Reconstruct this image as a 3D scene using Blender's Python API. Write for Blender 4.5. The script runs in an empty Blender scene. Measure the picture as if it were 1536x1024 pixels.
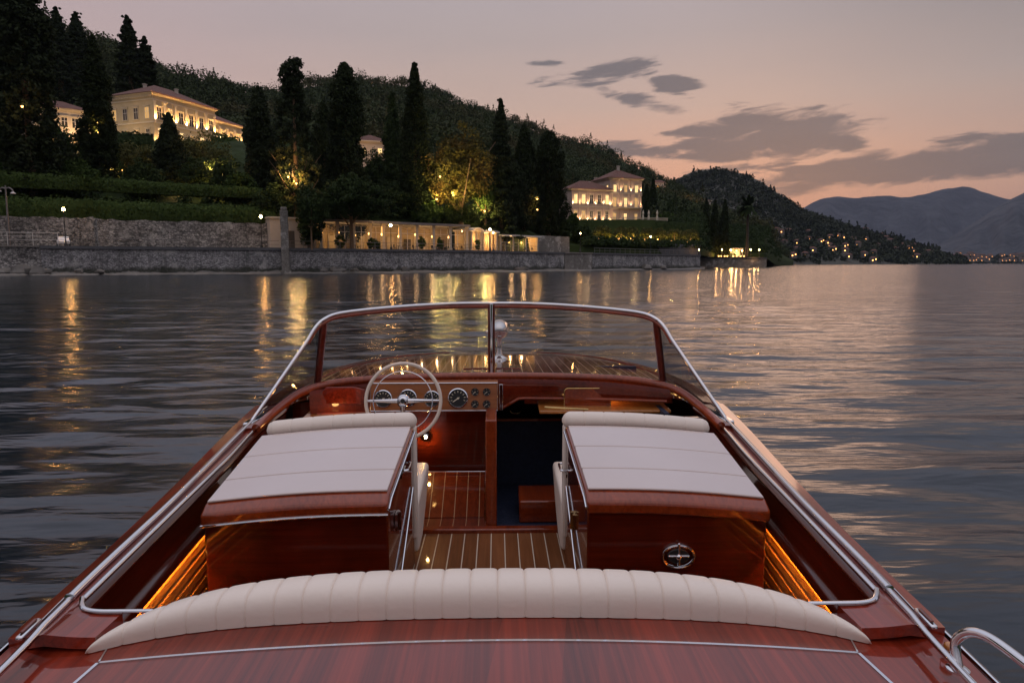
import bpy, math, random
import numpy as np
from mathutils import Vector, Matrix
R=math.radians
random.seed(7); rng=np.random.default_rng(11)
SC=bpy.context.scene; COL=SC.collection
# ------------------------------------------------------------------ camera model (a surveyor's sighting: pixel + known distance -> point)
F=1024.; TH=math.atan(117/1024.); PS=R(1.3); CAM=(0.036,0.,1.7)
def ray(px,py):
    x=(px-768)/F; u=-(py-512)/F
    fy=math.cos(TH)+u*math.sin(TH); z=-math.sin(TH)+u*math.cos(TH)
    return (x*math.cos(PS)+fy*math.sin(PS), -x*math.sin(PS)+fy*math.cos(PS), z)
def P(px,py,y=None,z=None,x=None):
    r=ray(px,py)
    t=y/r[1] if y is not None else ((z-CAM[2])/r[2] if z is not None else (x-CAM[0])/r[0])
    return tuple(CAM[i]+r[i]*t for i in range(3))
def cub(xs,ys):
    xs=np.array(xs,float); ys=np.array(ys,float)
    m=np.gradient(ys,xs)
    def f(x):
        x=min(max(x,xs[0]),xs[-1]); i=min(max(int(np.searchsorted(xs,x))-1,0),len(xs)-2)
        h=xs[i+1]-xs[i]; t=(x-xs[i])/h
        return float((2*t**3-3*t**2+1)*ys[i]+(t**3-2*t**2+t)*h*m[i]+(-2*t**3+3*t**2)*ys[i+1]+(t**3-t**2)*h*m[i+1])
    return f
def smooth_path(pts,n=8):
    pts=[np.array(p,float) for p in pts]; out=[]
    for i in range(len(pts)-1):
        p0=pts[max(i-1,0)];p1=pts[i];p2=pts[i+1];p3=pts[min(i+2,len(pts)-1)]
        for k in range(n):
            t=k/n; out.append(.5*((2*p1)+(-p0+p2)*t+(2*p0-5*p1+4*p2-p3)*t*t+(-p0+3*p1-3*p2+p3)*t**3))
    out.append(pts[-1]); return out
# ------------------------------------------------------------------ materials
class G:
    """small node-graph helper"""
    def __init__(s,nt): s.nt=nt; s.L=nt.links
    def n(s,t,**kw):
        o=s.nt.nodes.new(t)
        for k,v in kw.items(): setattr(o,k,v)
        return o
    def put(s,sock,v):
        if v is None: return
        if isinstance(v,bpy.types.NodeSocket): s.L.new(v,sock)
        else: sock.default_value=v
    def m(s,op,a,b=None,c=None,clamp=False):
        o=s.n('ShaderNodeMath',operation=op,use_clamp=clamp)
        for i,v in enumerate((a,b,c)): s.put(o.inputs[i],v)
        return o.outputs[0]
    def mix(s,f,a,b,bt='MIX'):
        o=s.n('ShaderNodeMix',data_type='RGBA',blend_type=bt)
        s.put(o.inputs[0],f)
        s.put(o.inputs[6],a if isinstance(a,bpy.types.NodeSocket) else (*a,1)); s.put(o.inputs[7],b if isinstance(b,bpy.types.NodeSocket) else (*b,1))
        return o.outputs[2]
    def coord(s,scale=(1,1,1),kind='Object',rot=(0,0,0)):
        t=s.n('ShaderNodeTexCoord'); mp=s.n('ShaderNodeMapping'); mp.inputs['Scale'].default_value=scale; mp.inputs['Rotation'].default_value=rot
        s.L.new(t.outputs[kind],mp.inputs[0]); return mp.outputs[0]
    def noise(s,vec,scale=1,detail=4,rough=.55,dist=0):
        o=s.n('ShaderNodeTexNoise'); s.L.new(vec,o.inputs['Vector']); o.inputs['Scale'].default_value=scale; o.inputs['Detail'].default_value=detail
        o.inputs['Roughness'].default_value=rough; o.inputs['Distortion'].default_value=dist; return o.outputs[0]
    def ramp(s,f,stops):
        o=s.n('ShaderNodeValToRGB'); e=o.color_ramp.elements
        while len(e)<len(stops): e.new(.5)
        for i,(p,c) in enumerate(stops): e[i].position=p; e[i].color=(*c,1) if len(c)==3 else c
        s.put(o.inputs[0],f); return o.outputs[0]
    def range(s,v,a,b,c=0.,d=1.,kind='LINEAR'):
        o=s.n('ShaderNodeMapRange',interpolation_type=kind); s.put(o.inputs[0],v)
        for i,x in enumerate((a,b,c,d)): s.put(o.inputs[i+1],x)
        return o.outputs[0]
    def bump(s,h,strength=.3,dist=.01):
        o=s.n('ShaderNodeBump'); s.L.new(h,o.inputs['Height']); o.inputs['Strength'].default_value=strength; o.inputs['Distance'].default_value=dist; return o.outputs[0]
def newmat(name):
    m=bpy.data.materials.new(name); m.use_nodes=True; g=G(m.node_tree); b=m.node_tree.nodes['Principled BSDF']; return m,g,b
def pmat(name,col,rough=.5,metal=0.,coat=0.,vary=.15,vs=6.,bump=0.,bs=40.,bd=.003,**kw):
    m,g,b=newmat(name); c=g.coord()
    n=g.noise(c,vs,5)
    b.inputs['Base Color'].default_value=(*col,1)
    g.put(b.inputs['Base Color'],g.mix(n,tuple(x*(1-vary) for x in col),tuple(min(1,x*(1+vary)) for x in col)))
    r=g.range(g.noise(c,vs*2.3,3),.3,.7,rough*.8,min(1,rough*1.2)); g.put(b.inputs['Roughness'],r)
    b.inputs['Metallic'].default_value=metal; b.inputs['Coat Weight'].default_value=coat; b.inputs['Coat Roughness'].default_value=.04
    if bump: g.put(b.inputs['Normal'],g.bump(g.noise(c,bs,4),bump,bd))
    for k,v in kw.items(): b.inputs[k.replace('_',' ')].default_value=v
    return m
M={}
def wood(name,dark,light,grain=(55,2.2,55),rough=.28,coat=1.,plank=None,axis=0,seam=None,seamw=.05,rot=(0,0,0),cior=1.55):
    m,g,b=newmat(name); c=g.coord(grain,rot=rot); c1=g.coord((1,1,1),rot=rot)
    n=g.noise(c,1.,6,.6,.6); n2=g.noise(g.coord((5,.7,5),rot=rot),1.,3)
    f=g.m('MULTIPLY_ADD',n2,.7,g.m('MULTIPLY_ADD',n,.75,-.22))
    if plank:
        sx=g.n('ShaderNodeSeparateXYZ'); g.L.new(c1,sx.inputs[0]); v=g.m('MULTIPLY',sx.outputs[axis],1/plank)
        wn=g.n('ShaderNodeTexWhiteNoise',noise_dimensions='1D'); g.L.new(g.m('FLOOR',v),wn.inputs['W'])
        f=g.m('ADD',f,g.m('MULTIPLY_ADD',wn.outputs[0],.16,-.08))
    col=g.ramp(f,[(.18,dark),(.5,tuple((a+b_)/2 for a,b_ in zip(dark,light))),(.82,light)])
    bm=g.noise(c,1.6,3)
    if plank and seam:
        fr=g.m('FRACT',v); k=g.m('LESS_THAN',fr,seamw)
        col=g.mix(k,col,seam)
    g.put(b.inputs['Base Color'],col); b.inputs['Roughness'].default_value=rough
    b.inputs['Specular IOR Level'].default_value=.08
    b.inputs['Coat Weight'].default_value=coat; b.inputs['Coat Roughness'].default_value=.05; b.inputs['Coat IOR'].default_value=cior
    g.put(b.inputs['Normal'],g.bump(n,.06,.001))
    wob=g.bump(g.noise(g.coord((3,1.2,3)),1,2),.03,.02); g.put(b.inputs['Coat Normal'],wob)
    M[name]=m; return m
wood('mahogany',(.045,.0045,.0018),(.19,.023,.007))
wood('mahogany_deck',(.030,.0034,.0018),(.33,.036,.014),grain=(62,.9,62),cior=1.6,plank=.085,rot=(0,0,R(8)),rough=.3)
wood('mahogany_bright',(.10,.012,.0035),(.34,.055,.013))
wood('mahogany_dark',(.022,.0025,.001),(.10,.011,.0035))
wood('mahogany_across',(.030,.003,.0012),(.135,.015,.0045),grain=(2.2,55,55))
wood('foredeck_wood',(.09,.016,.009),(.24,.05,.025),plank=.075,axis=0,seam=(.62,.5,.38),seamw=.07)
wood('helm_planks',(.10,.015,.005),(.26,.05,.016),grain=(40,2,40),plank=.076,seam=(.5,.36,.22),seamw=.05,rough=.35)
wood('teak_floor',(.12,.042,.015),(.27,.105,.042),grain=(40,2,40),plank=.076,seam=(.60,.52,.42),seamw=.07,rough=.42,coat=.25)
wood('slat_wood',(.26,.085,.018),(.50,.20,.05),grain=(40,2,40))
wood('dash_copper',(.22,.07,.022),(.40,.145,.05),grain=(3,60,60),rough=.3,coat=.6)
M['chrome']=pmat('chrome',(.70,.70,.72),.06,1.,vary=.03)
M['brass']=pmat('brass',(.55,.38,.16),.25,1.)
M['cream_leather']=pmat('cream_leather',(.82,.715,.62),.42,bump=.35,bs=55,bd=.003,vary=.06,vs=4,Specular_IOR_Level=.45)
M['sky_sheen']=pmat('sky_sheen',(.57,.455,.41),.12,coat=1.0,vary=.07,vs=3,bump=.12,bs=14,bd=.002,Coat_IOR=1.8)  # pale colour stands in for sky reflected in the varnished lid tops
M['cream_rim']=pmat('cream_rim',(.72,.6,.5),.25,coat=.6,vary=.03)
M['black_rubber']=pmat('black_rubber',(.012,.012,.013),.45)
M['gauge_face']=pmat('gauge_face',(.012,.012,.012),.35)
M['gauge_mark']=pmat('gauge_mark',(.75,.68,.52),.5)
M['blue_lining']=pmat('blue_lining',(.012,.02,.05),.7,vs=20,vary=.4)
M['amber_glass']=pmat('amber_glass',(.5,.18,.03),.1,coat=1)
def emis(name,col,s,sample=True):
    m=bpy.data.materials.new(name); m.use_nodes=True; nt=m.node_tree; nt.nodes.clear()
    e=nt.nodes.new('ShaderNodeEmission'); o=nt.nodes.new('ShaderNodeOutputMaterial'); e.inputs[0].default_value=(*col,1); e.inputs[1].default_value=s
    nt.links.new(e.outputs[0],o.inputs[0])
    if not sample: m.cycles.emission_sampling='NONE'
    M[name]=m; return m
emis('lamp_glow',(1,.5,.15),150)
emis('small_glow',(1,.46,.12),7)
emis('window_glow',(1,.56,.2),.55,False)
emis('window_bright',(1,.62,.25),1.25,False)
emis('village_glow',(1,.40,.10),7,False)
emis('courtesy_glow',(1,.55,.16),420); emis('strip_glow',(1,.46,.08),72)
def glass(name,tint=(.8,.8,.78),ior=1.5):
    m=bpy.data.materials.new(name); m.use_nodes=True; g=G(m.node_tree); g.nt.nodes.clear()
    t=g.n('ShaderNodeBsdfTransparent'); t.inputs[0].default_value=(*tint,1)
    s=g.n('ShaderNodeBsdfGlossy'); s.inputs['Roughness'].default_value=.02; s.inputs['Color'].default_value=(1,1,1,1)
    f=g.n('ShaderNodeFresnel'); f.inputs[0].default_value=ior; bk=g.n('ShaderNodeNewGeometry').outputs['Backfacing']
    mx=g.n('ShaderNodeMixShader'); g.L.new(g.m('MULTIPLY',f.outputs[0],g.m('SUBTRACT',1.,bk)),mx.inputs[0]); g.L.new(t.outputs[0],mx.inputs[1]); g.L.new(s.outputs[0],mx.inputs[2])
    o=g.n('ShaderNodeOutputMaterial'); g.L.new(mx.outputs[0],o.inputs[0]); M[name]=m; return m
glass('side_pane_glass',(.58,.60,.62),1.65); glass('windshield_glass',(.90,.89,.87)); glass('pavilion_glass',(.9,.88,.84))
def leafmat(name,a,b,sc=.35,c=None,iw=.5):
    m,g,bs=newmat(name); co=g.coord(kind='Object')
    n=g.noise(co,sc,5,.6); isl=g.n('ShaderNodeNewGeometry').outputs['Random Per Island']
    f=g.m('MULTIPLY_ADD',isl,iw,g.m('MULTIPLY_ADD',n,1.2,-.35),clamp=True)
    col=g.mix(f,a,b)
    if c: col=g.mix(g.range(g.noise(co,sc*.5,3),.5,.65),col,c)
    g.put(bs.inputs['Base Color'],col); bs.inputs['Roughness'].default_value=.8; bs.inputs['Specular IOR Level'].default_value=.06
    M[name]=m
leafmat('leaf_cypress',(.010,.017,.007),(.033,.044,.017))
leafmat('leaf_conifer',(.012,.02,.01),(.035,.045,.02))
leafmat('leaf_green',(.025,.045,.012),(.075,.115,.03))
leafmat('leaf_hedge',(.020,.038,.010),(.066,.098,.026),.5)
leafmat('leaf_dark',(.015,.028,.010),(.045,.065,.022))
leafmat('leaf_autumn',(.045,.048,.012),(.14,.115,.03),.3,(.14,.085,.024))
leafmat('leaf_olive',(.05,.06,.02),(.15,.14,.045))
leafmat('leaf_forest',(.016,.030,.012),(.085,.100,.045),.03,(.07,.065,.03),iw=.28)
leafmat('leaf_far',(.018,.026,.016),(.06,.068,.042),.01)
M['palm_bark']=pmat('palm_bark',(.045,.035,.025),.9,bump=.6,bs=6,bd=.06,vary=.4)
M['bark']=pmat('bark',(.14,.085,.045),.85,bump=.6,bs=12,bd=.05,vary=.4)
def stone(name,a,b,mortar,sc,bs=.6,stain=.5,weed=0.):
    m,g,bd=newmat(name); co=g.coord()
    wv=g.n('ShaderNodeVectorMath',operation='ADD'); nn=g.n('ShaderNodeTexNoise'); nn.inputs['Scale'].default_value=.9; g.L.new(co,nn.inputs[0])
    g.L.new(co,wv.inputs[0]); sc1=g.n('ShaderNodeVectorMath',operation='SCALE'); g.L.new(nn.outputs['Color'],sc1.inputs[0]); sc1.inputs['Scale'].default_value=.28; g.L.new(sc1.outputs[0],wv.inputs[1])
    mp=g.n('ShaderNodeMapping'); mp.inputs['Scale'].default_value=(sc,sc,sc*1.7); g.L.new(wv.outputs[0],mp.inputs[0])
    v=g.n('ShaderNodeTexVoronoi',feature='F1'); g.L.new(mp.outputs[0],v.inputs[0])
    e=g.n('ShaderNodeTexVoronoi',feature='DISTANCE_TO_EDGE'); g.L.new(mp.outputs[0],e.inputs[0])
    r=g.n('ShaderNodeSeparateColor'); g.L.new(v.outputs['Color'],r.inputs[0])
    col=g.mix(r.outputs[0],a,b)
    col=g.mix(g.range(e.outputs['Distance'],.0,.09),mortar,col)
    st=g.range(g.noise(co,.22,6,.65),.38,.62)
    col=g.mix(g.m('MULTIPLY',st,stain),col,tuple(x*.3 for x in a))
    col=g.mix(g.m('MULTIPLY',g.range(g.noise(co,.5,5,.7),.54,.62),.6),col,(.52,.50,.47))
    if weed:
        sz=g.n('ShaderNodeSeparateXYZ'); g.L.new(co,sz.inputs[0]); k=g.range(g.m('MULTIPLY_ADD',g.noise(co,.55,5,.7),-2.2,sz.outputs[2]),-.4,.15,1,0)
        col=g.mix(g.m('MULTIPLY',k,weed),col,(.022,.026,.012))
        sk=g.range(g.noise(g.coord((.9,.9,.10)),1.,4,.6),.55,.68); col=g.mix(g.m('MULTIPLY',sk,.55),col,(.05,.05,.048))
    g.put(bd.inputs['Base Color'],col); bd.inputs['Roughness'].default_value=.85
    h=g.m('ADD',g.range(e.outputs['Distance'],0,.15),g.m('MULTIPLY',g.noise(co,3,4),.6))
    g.put(bd.inputs['Normal'],g.bump(h,bs,.15)); M[name]=m
stone('quay_stone',(.14,.138,.142),(.58,.57,.57),(.09,.088,.088),.7,weed=.85)
stone('rubble_stone',(.12,.115,.11),(.70,.66,.62),(.05,.048,.045),.5,.9,.65)
stone('ashlar_stone',(.2,.185,.16),(.3,.28,.25),(.12,.11,.1),.55,.4)
M['coping_stone']=pmat('coping_stone',(.085,.085,.09),.8,vary=.35,vs=.8)
M['beach_gravel']=pmat('beach_gravel',(.15,.14,.125),.85,vary=.5,vs=.7,bump=.8,bs=4,bd=.1)
M['paving']=pmat('paving',(.2,.18,.16),.8,vary=.3,vs=.8)
M['earth']=pmat('earth',(.028,.042,.014),.95,vary=.5,vs=.15,bump=.6,bs=1.5,bd=.3,Specular_IOR_Level=.05)
M['far_rock']=pmat('far_rock',(.055,.055,.04),.95,vary=.5,vs=.012,bump=.9,bs=.02,bd=20)
M['mountain_rock']=pmat('mountain_rock',(.026,.028,.032),.95,vary=.35,vs=.0012,bump=.8,bs=.003,bd=120)
M['plaster_yellow']=pmat('plaster_yellow',(.46,.37,.24),.85,vary=.22,vs=.45)
M['plaster_pink']=pmat('plaster_pink',(.48,.36,.30),.85,vary=.2,vs=.4)
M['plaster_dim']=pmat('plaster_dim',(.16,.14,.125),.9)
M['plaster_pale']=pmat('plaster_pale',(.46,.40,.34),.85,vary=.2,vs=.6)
M['stone_trim']=pmat('stone_trim',(.55,.48,.38),.8,vary=.15,vs=1)
M['grey_roof']=pmat('grey_roof',(.17,.16,.155),.7,vary=.3,vs=.8)
M['white_paint']=pmat('white_paint',(.62,.58,.54),.5,vary=.1)
M['iron']=pmat('iron',(.04,.038,.036),.5,.4)
M['rail_metal']=pmat('rail_metal',(.2,.18,.17),.4,.6)
M['car_paint']=pmat('car_paint',(.78,.77,.76),.25,coat=1,vary=.03)
M['car_glass']=pmat('car_glass',(.02,.025,.03),.08)
M['dark_glass']=pmat('dark_glass',(.035,.03,.028),.12)
M['shutter']=pmat('shutter',(.09,.075,.06),.7)
M['furniture']=pmat('furniture',(.06,.045,.03),.7)
m,g,b=newmat('roof_tile'); co=g.coord()
sx=g.n('ShaderNodeSeparateXYZ'); g.L.new(co,sx.inputs[0])
st=g.m('SINE',g.m('MULTIPLY',g.m('ADD',sx.outputs[0],sx.outputs[1]),14)); st2=g.m('SINE',g.m('MULTIPLY',sx.outputs[2],30))
col=g.mix(g.noise(co,.7,6,.7),(.075,.03,.02),(.19,.075,.05)); g.put(b.inputs['Base Color'],col); b.inputs['Roughness'].default_value=.8
g.put(b.inputs['Normal'],g.bump(g.m('ADD',st,st2),.5,.06)); M['roof_tile']=m
# ------------------------------------------------------------------ mesh builder and object helpers
ORG={}
class MB:
    def __init__(s): s.v=[]; s.f=[]
    def add(s,vs,fs):
        k=len(s.v); s.v+= [tuple(map(float,p)) for p in vs]; s.f+=[tuple(i+k for i in f) for f in fs]; return s
    def hexa(s,p): return s.add(p,[(0,3,2,1),(4,5,6,7),(0,1,5,4),(1,2,6,5),(2,3,7,6),(3,0,4,7)])
    def box(s,c,d,rz=0.):
        a,b_=math.cos(rz),math.sin(rz); p=[]
        for dz in(-.5,.5):
            for dx,dy in((-.5,-.5),(.5,-.5),(.5,.5),(-.5,.5)):
                x,y=dx*d[0],dy*d[1]; p.append((c[0]+x*a-y*b_,c[1]+x*b_+y*a,c[2]+dz*d[2]))
        return s.hexa(p)
    def frame(s,o,u,v,w,a,b_,c):
        """box from local ranges a,b,c along unit vectors u,v,w at origin o"""
        o,u,v,w=[np.array(k,float) for k in(o,u,v,w)]; p=[]
        for cc in c:
            for aa,bb in((a[0],b_[0]),(a[1],b_[0]),(a[1],b_[1]),(a[0],b_[1])): p.append(o+u*aa+v*bb+w*cc)
        return s.hexa(p)
    def tube(s,pts,r,n=10,closed=False,ry=None,up=None):
        pts=[np.array(p,float) for p in pts]; N=len(pts); rs=r if hasattr(r,'__len__') else [r]*N
        vs=[];fs=[]; prev=None
        for i,p in enumerate(pts):
            if closed: t=pts[(i+1)%N]-pts[i-1]
            else: t=pts[min(i+1,N-1)]-pts[max(i-1,0)]
            t=t/(np.linalg.norm(t)+1e-12)
            if prev is None:
                a=np.array((0,0,1.) if abs(t[2])<.9 else (1.,0,0))
                prev=np.cross(a,t); prev/=np.linalg.norm(prev)
            prev=prev-t*np.dot(prev,t); prev/=np.linalg.norm(prev)+1e-12
            q=np.cross(t,prev)
            for k in range(n):
                an=2*math.pi*k/n; vs.append(p+prev*math.cos(an)*rs[i]+q*math.sin(an)*(rs[i] if ry is None else ry))
        M_=N if closed else N-1
        for i in range(M_):
            j=(i+1)%N
            for k in range(n): fs.append((i*n+k,i*n+(k+1)%n,j*n+(k+1)%n,j*n+k))
        if not closed: fs.append(tuple(range(n-1,-1,-1))); fs.append(tuple((N-1)*n+k for k in range(n)))
        return s.add(vs,fs)
    def grid(s,rows,closed=False):
        n=len(rows[0]); vs=[p for r in rows for p in r]; fs=[]
        for i in range(len(rows)-1):
            for k in range(n if closed else n-1):
                fs.append((i*n+k,i*n+(k+1)%n,(i+1)*n+(k+1)%n,(i+1)*n+k))
        return s.add(vs,fs)
    def slab(s,rows,t,off=(0,0,-1)):
        """closed sheet: rows of points plus the same rows pushed along off by t"""
        o=np.array(off,float)*t; n=len(rows[0]); m_=len(rows)
        vs=[np.array(p,float) for r in rows for p in r]; vs2=[p+o for p in vs]; K=len(vs); fs=[]
        for i in range(m_-1):
            for k in range(n-1):
                a=(i*n+k,i*n+k+1,(i+1)*n+k+1,(i+1)*n+k); fs.append(a); fs.append(tuple(x+K for x in reversed(a)))
        ed=[k for k in range(n)]+[i*n+n-1 for i in range(1,m_)]+[(m_-1)*n+k for k in range(n-2,-1,-1)]+[i*n for i in range(m_-2,0,-1)]
        for i in range(len(ed)):
            a,b_=ed[i],ed[(i+1)%len(ed)]; fs.append((b_,a,a+K,b_+K))
        return s.add(vs+vs2,fs)
    def lathe(s,prof,c,n=20,axis=(0,0,1)):
        ax=Vector(axis).normalized(); q=ax.to_track_quat('Z','Y'); rows=[]
        for r,h in prof:
            rows.append([tuple(Vector(c)+q@Vector((r*math.cos(2*math.pi*k/n),r*math.sin(2*math.pi*k/n),h))) for k in range(n)])
        s.grid(rows,True); 
        k0=len(s.v)-len(prof)*n
        s.f.append(tuple(k0+k for k in range(n-1,-1,-1))); s.f.append(tuple(k0+(len(prof)-1)*n+k for k in range(n))); return s
    def ball(s,c,r,n=12,m_=8):
        rr=r if hasattr(r,'__len__') else (r,r,r); rows=[]
        for i in range(1,m_):
            a=math.pi*i/m_; rows.append([(c[0]+rr[0]*math.sin(a)*math.cos(2*math.pi*k/n),c[1]+rr[1]*math.sin(a)*math.sin(2*math.pi*k/n),c[2]-rr[2]*math.cos(a)) for k in range(n)])
        s.grid(rows,True); k0=len(s.v)-(m_-1)*n
        s.f.append(tuple(k0+k for k in range(n-1,-1,-1))); s.f.append(tuple(k0+(m_-2)*n+k for k in range(n))); return s
    def prism(s,outline,o,u,v,w,t):
        """outline of 2-D points in axes u,v at o, thickness t along w"""
        o,u,v,w=[np.array(k,float) for k in(o,u,v,w)]; n=len(outline)
        a=[o+u*p[0]+v*p[1] for p in outline]; b_=[p+w*t for p in a]
        return s.add(a+b_,[tuple(range(n-1,-1,-1)),tuple(range(n,2*n))]+[(i,(i+1)%n,n+(i+1)%n,n+i) for i in range(n)])
    def build(s,name,mat,parent=None,bevel=0.,sharp=38,seg=2):
        me=bpy.data.meshes.new(name); org=np.array(ORG.get(parent.name,(0,0,0)) if parent else (0,0,0),float)
        V=np.array(s.v,float)-org
        me.from_pydata(V.tolist(),[],s.f); me.update()
        return link(name,me,mat,parent,bevel,sharp,seg)
def link(name,me,mat,parent=None,bevel=0.,sharp=38,seg=2,recalc=True):
    if recalc:
        import bmesh
        bm=bmesh.new(); bm.from_mesh(me); bmesh.ops.recalc_face_normals(bm,faces=bm.faces); bm.to_mesh(me); bm.free()
    me.materials.append(M[mat] if isinstance(mat,str) else mat)
    if sharp: me.shade_smooth(); me.set_sharp_from_angle(angle=R(sharp))
    o=bpy.data.objects.new(name,me); COL.objects.link(o)
    if parent: o.parent=parent; ORG[o.name]=ORG.get(parent.name,(0,0,0))
    if bevel:
        b_=o.modifiers.new('bevel','BEVEL'); b_.width=bevel; b_.segments=seg; b_.limit_method='ANGLE'; b_.angle_limit=R(40)
    return o
def thing(name,loc,label,cat,group=None):
    o=bpy.data.objects.new(name,None); o.empty_display_size=.1; COL.objects.link(o); o.location=loc; ORG[o.name]=tuple(loc); return tag(o,label,cat,group)
def tag(o,label,cat,group=None,kind=None):
    o['label']=label; o['category']=cat
    if group: o['group']=group
    if kind: o['kind']=kind
    return o
def setting(o,kind='structure'): o['kind']=kind; return o
def quads(name,V,mat,parent=None):
    """V: (n,4,3) array of loose quads -> one mesh"""
    V=np.asarray(V,np.float32); n=len(V); org=np.array(ORG.get(parent.name,(0,0,0)) if parent else (0,0,0),np.float32)
    me=bpy.data.meshes.new(name); me.vertices.add(4*n); me.vertices.foreach_set('co',(V-org).reshape(-1))
    me.loops.add(4*n); me.loops.foreach_set('vertex_index',np.arange(4*n,dtype=np.int32))
    me.polygons.add(n); me.polygons.foreach_set('loop_start',np.arange(0,4*n,4,dtype=np.int32))
    me.update(calc_edges=True); me.validate()
    return link(name,me,mat,parent,sharp=0,recalc=False)
def leafquads(c,s,nrm=None,flat=.6):
    """random quads of size s (n) at c (n,3)"""
    n=len(c); a=rng.normal(size=(n,3)); 
    if nrm is not None: a=a*flat+nrm
    a/=np.linalg.norm(a,axis=1,keepdims=True)+1e-9
    t=rng.normal(size=(n,3)); t-=a*np.sum(t*a,1,keepdims=True); t/=np.linalg.norm(t,axis=1,keepdims=True)+1e-9
    b_=np.cross(a,t); s=np.asarray(s).reshape(-1,1)*np.ones((n,1)); s2=s*rng.uniform(.45,.9,(n,1))
    return np.stack([c-t*s*.5,c-b_*s2*.5+t*s*.1,c+t*s*.5,c+b_*s2*.5+t*s*.1],1)
LIGHTS=0
def plight(loc,w,col=(1,.58,.25),r=.1,parent=None,name='lamp_light'):
    l=bpy.data.lights.new(name,'POINT'); l.energy=w*(1 if name=='courtesy_light' else 3.6); l.color=col; l.shadow_soft_size=r
    o=bpy.data.objects.new(name,l); COL.objects.link(o); o.location=loc
    if parent: o.parent=parent; o.location=np.array(loc)-np.array(ORG[parent.name])
    return o
def slight(loc,tgt,w,col=(1,.58,.25),ang=70,r=.08,blend=.8,parent=None):
    l=bpy.data.lights.new('uplight','SPOT'); l.energy=w*5; l.color=col; l.shadow_soft_size=r; l.spot_size=R(ang); l.spot_blend=blend
    o=bpy.data.objects.new('uplight',l); COL.objects.link(o); o.location=loc
    d=Vector(tgt)-Vector(loc); o.rotation_euler=d.to_track_quat('-Z','Y').to_euler()
    if parent: o.parent=parent; o.location=np.array(loc)-np.array(ORG[parent.name])
    return o
# ------------------------------------------------------------------ camera, sky, sun
cd=bpy.data.cameras.new('camera'); cam=bpy.data.objects.new('camera',cd); COL.objects.link(cam); SC.camera=cam
cd.sensor_width=36; cd.lens=24; cd.clip_start=.05; cd.clip_end=60000
cam.location=CAM; cam.rotation_euler=(R(90)-TH,0,-PS)
SC.view_settings.view_transform='Standard'; SC.view_settings.look='None'; SC.view_settings.exposure=.4; SC.view_settings.gamma=1
W=bpy.data.worlds.new('World'); SC.world=W; W.use_nodes=True; g=G(W.node_tree); bg=W.node_tree.nodes['Background']
tc=g.n('ShaderNodeTexCoord'); nv=g.n('ShaderNodeVectorMath',operation='NORMALIZE'); g.L.new(tc.outputs['Generated'],nv.inputs[0])
sx=g.n('ShaderNodeSeparateXYZ'); g.L.new(nv.outputs[0],sx.inputs[0]); X,Y,Z=sx.outputs
el=g.m('ARCSINE',Z); az=g.m('ARCTAN2',X,Y)
base=g.ramp(g.m('MAXIMUM',Z,0.),[(0,(.44,.20,.155)),(.07,(.58,.265,.172)),(.13,(.60,.315,.212)),(.21,(.47,.325,.268)),(.30,(.365,.295,.285)),(.38,(.34,.295,.315)),(.50,(.45,.45,.55)),(.65,(.48,.49,.58)),(1,(.66,.63,.70))])
mauve=g.ramp(g.m('MAXIMUM',Z,0.),[(0,(.47,.29,.27)),(.2,(.46,.32,.31)),(.38,(.34,.285,.31)),(.50,(.45,.45,.55)),(.65,(.48,.48,.57)),(1,(.66,.63,.70))])
base=g.mix(g.range(az,-.02,-.75,0,1,'SMOOTHSTEP'),base,mauve)
grey=g.ramp(g.m('MAXIMUM',Z,0.),[(0,(.45,.225,.165)),(.12,(.43,.265,.205)),(.22,(.31,.25,.235)),(.33,(.19,.175,.185)),(.46,(.36,.37,.46)),(.7,(.46,.47,.57)),(1,(.66,.63,.70))])
base=g.mix(g.m('MULTIPLY',g.range(az,.22,.78,0,1,'SMOOTHSTEP'),g.range(az,2.6,1.6,0,1,'SMOOTHSTEP')),base,grey)
# the afterglow sky behind the boat: pale lavender
back=g.range(Y,-.05,-.6,0,1,'SMOOTHSTEP')
base=g.mix(back,base,g.ramp(g.m('MAXIMUM',Z,0.),[(0,(.15,.145,.17)),(.25,(.21,.20,.23)),(.5,(.42,.38,.41)),(.8,(.66,.60,.63)),(1,(.66,.63,.70))]))
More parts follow.
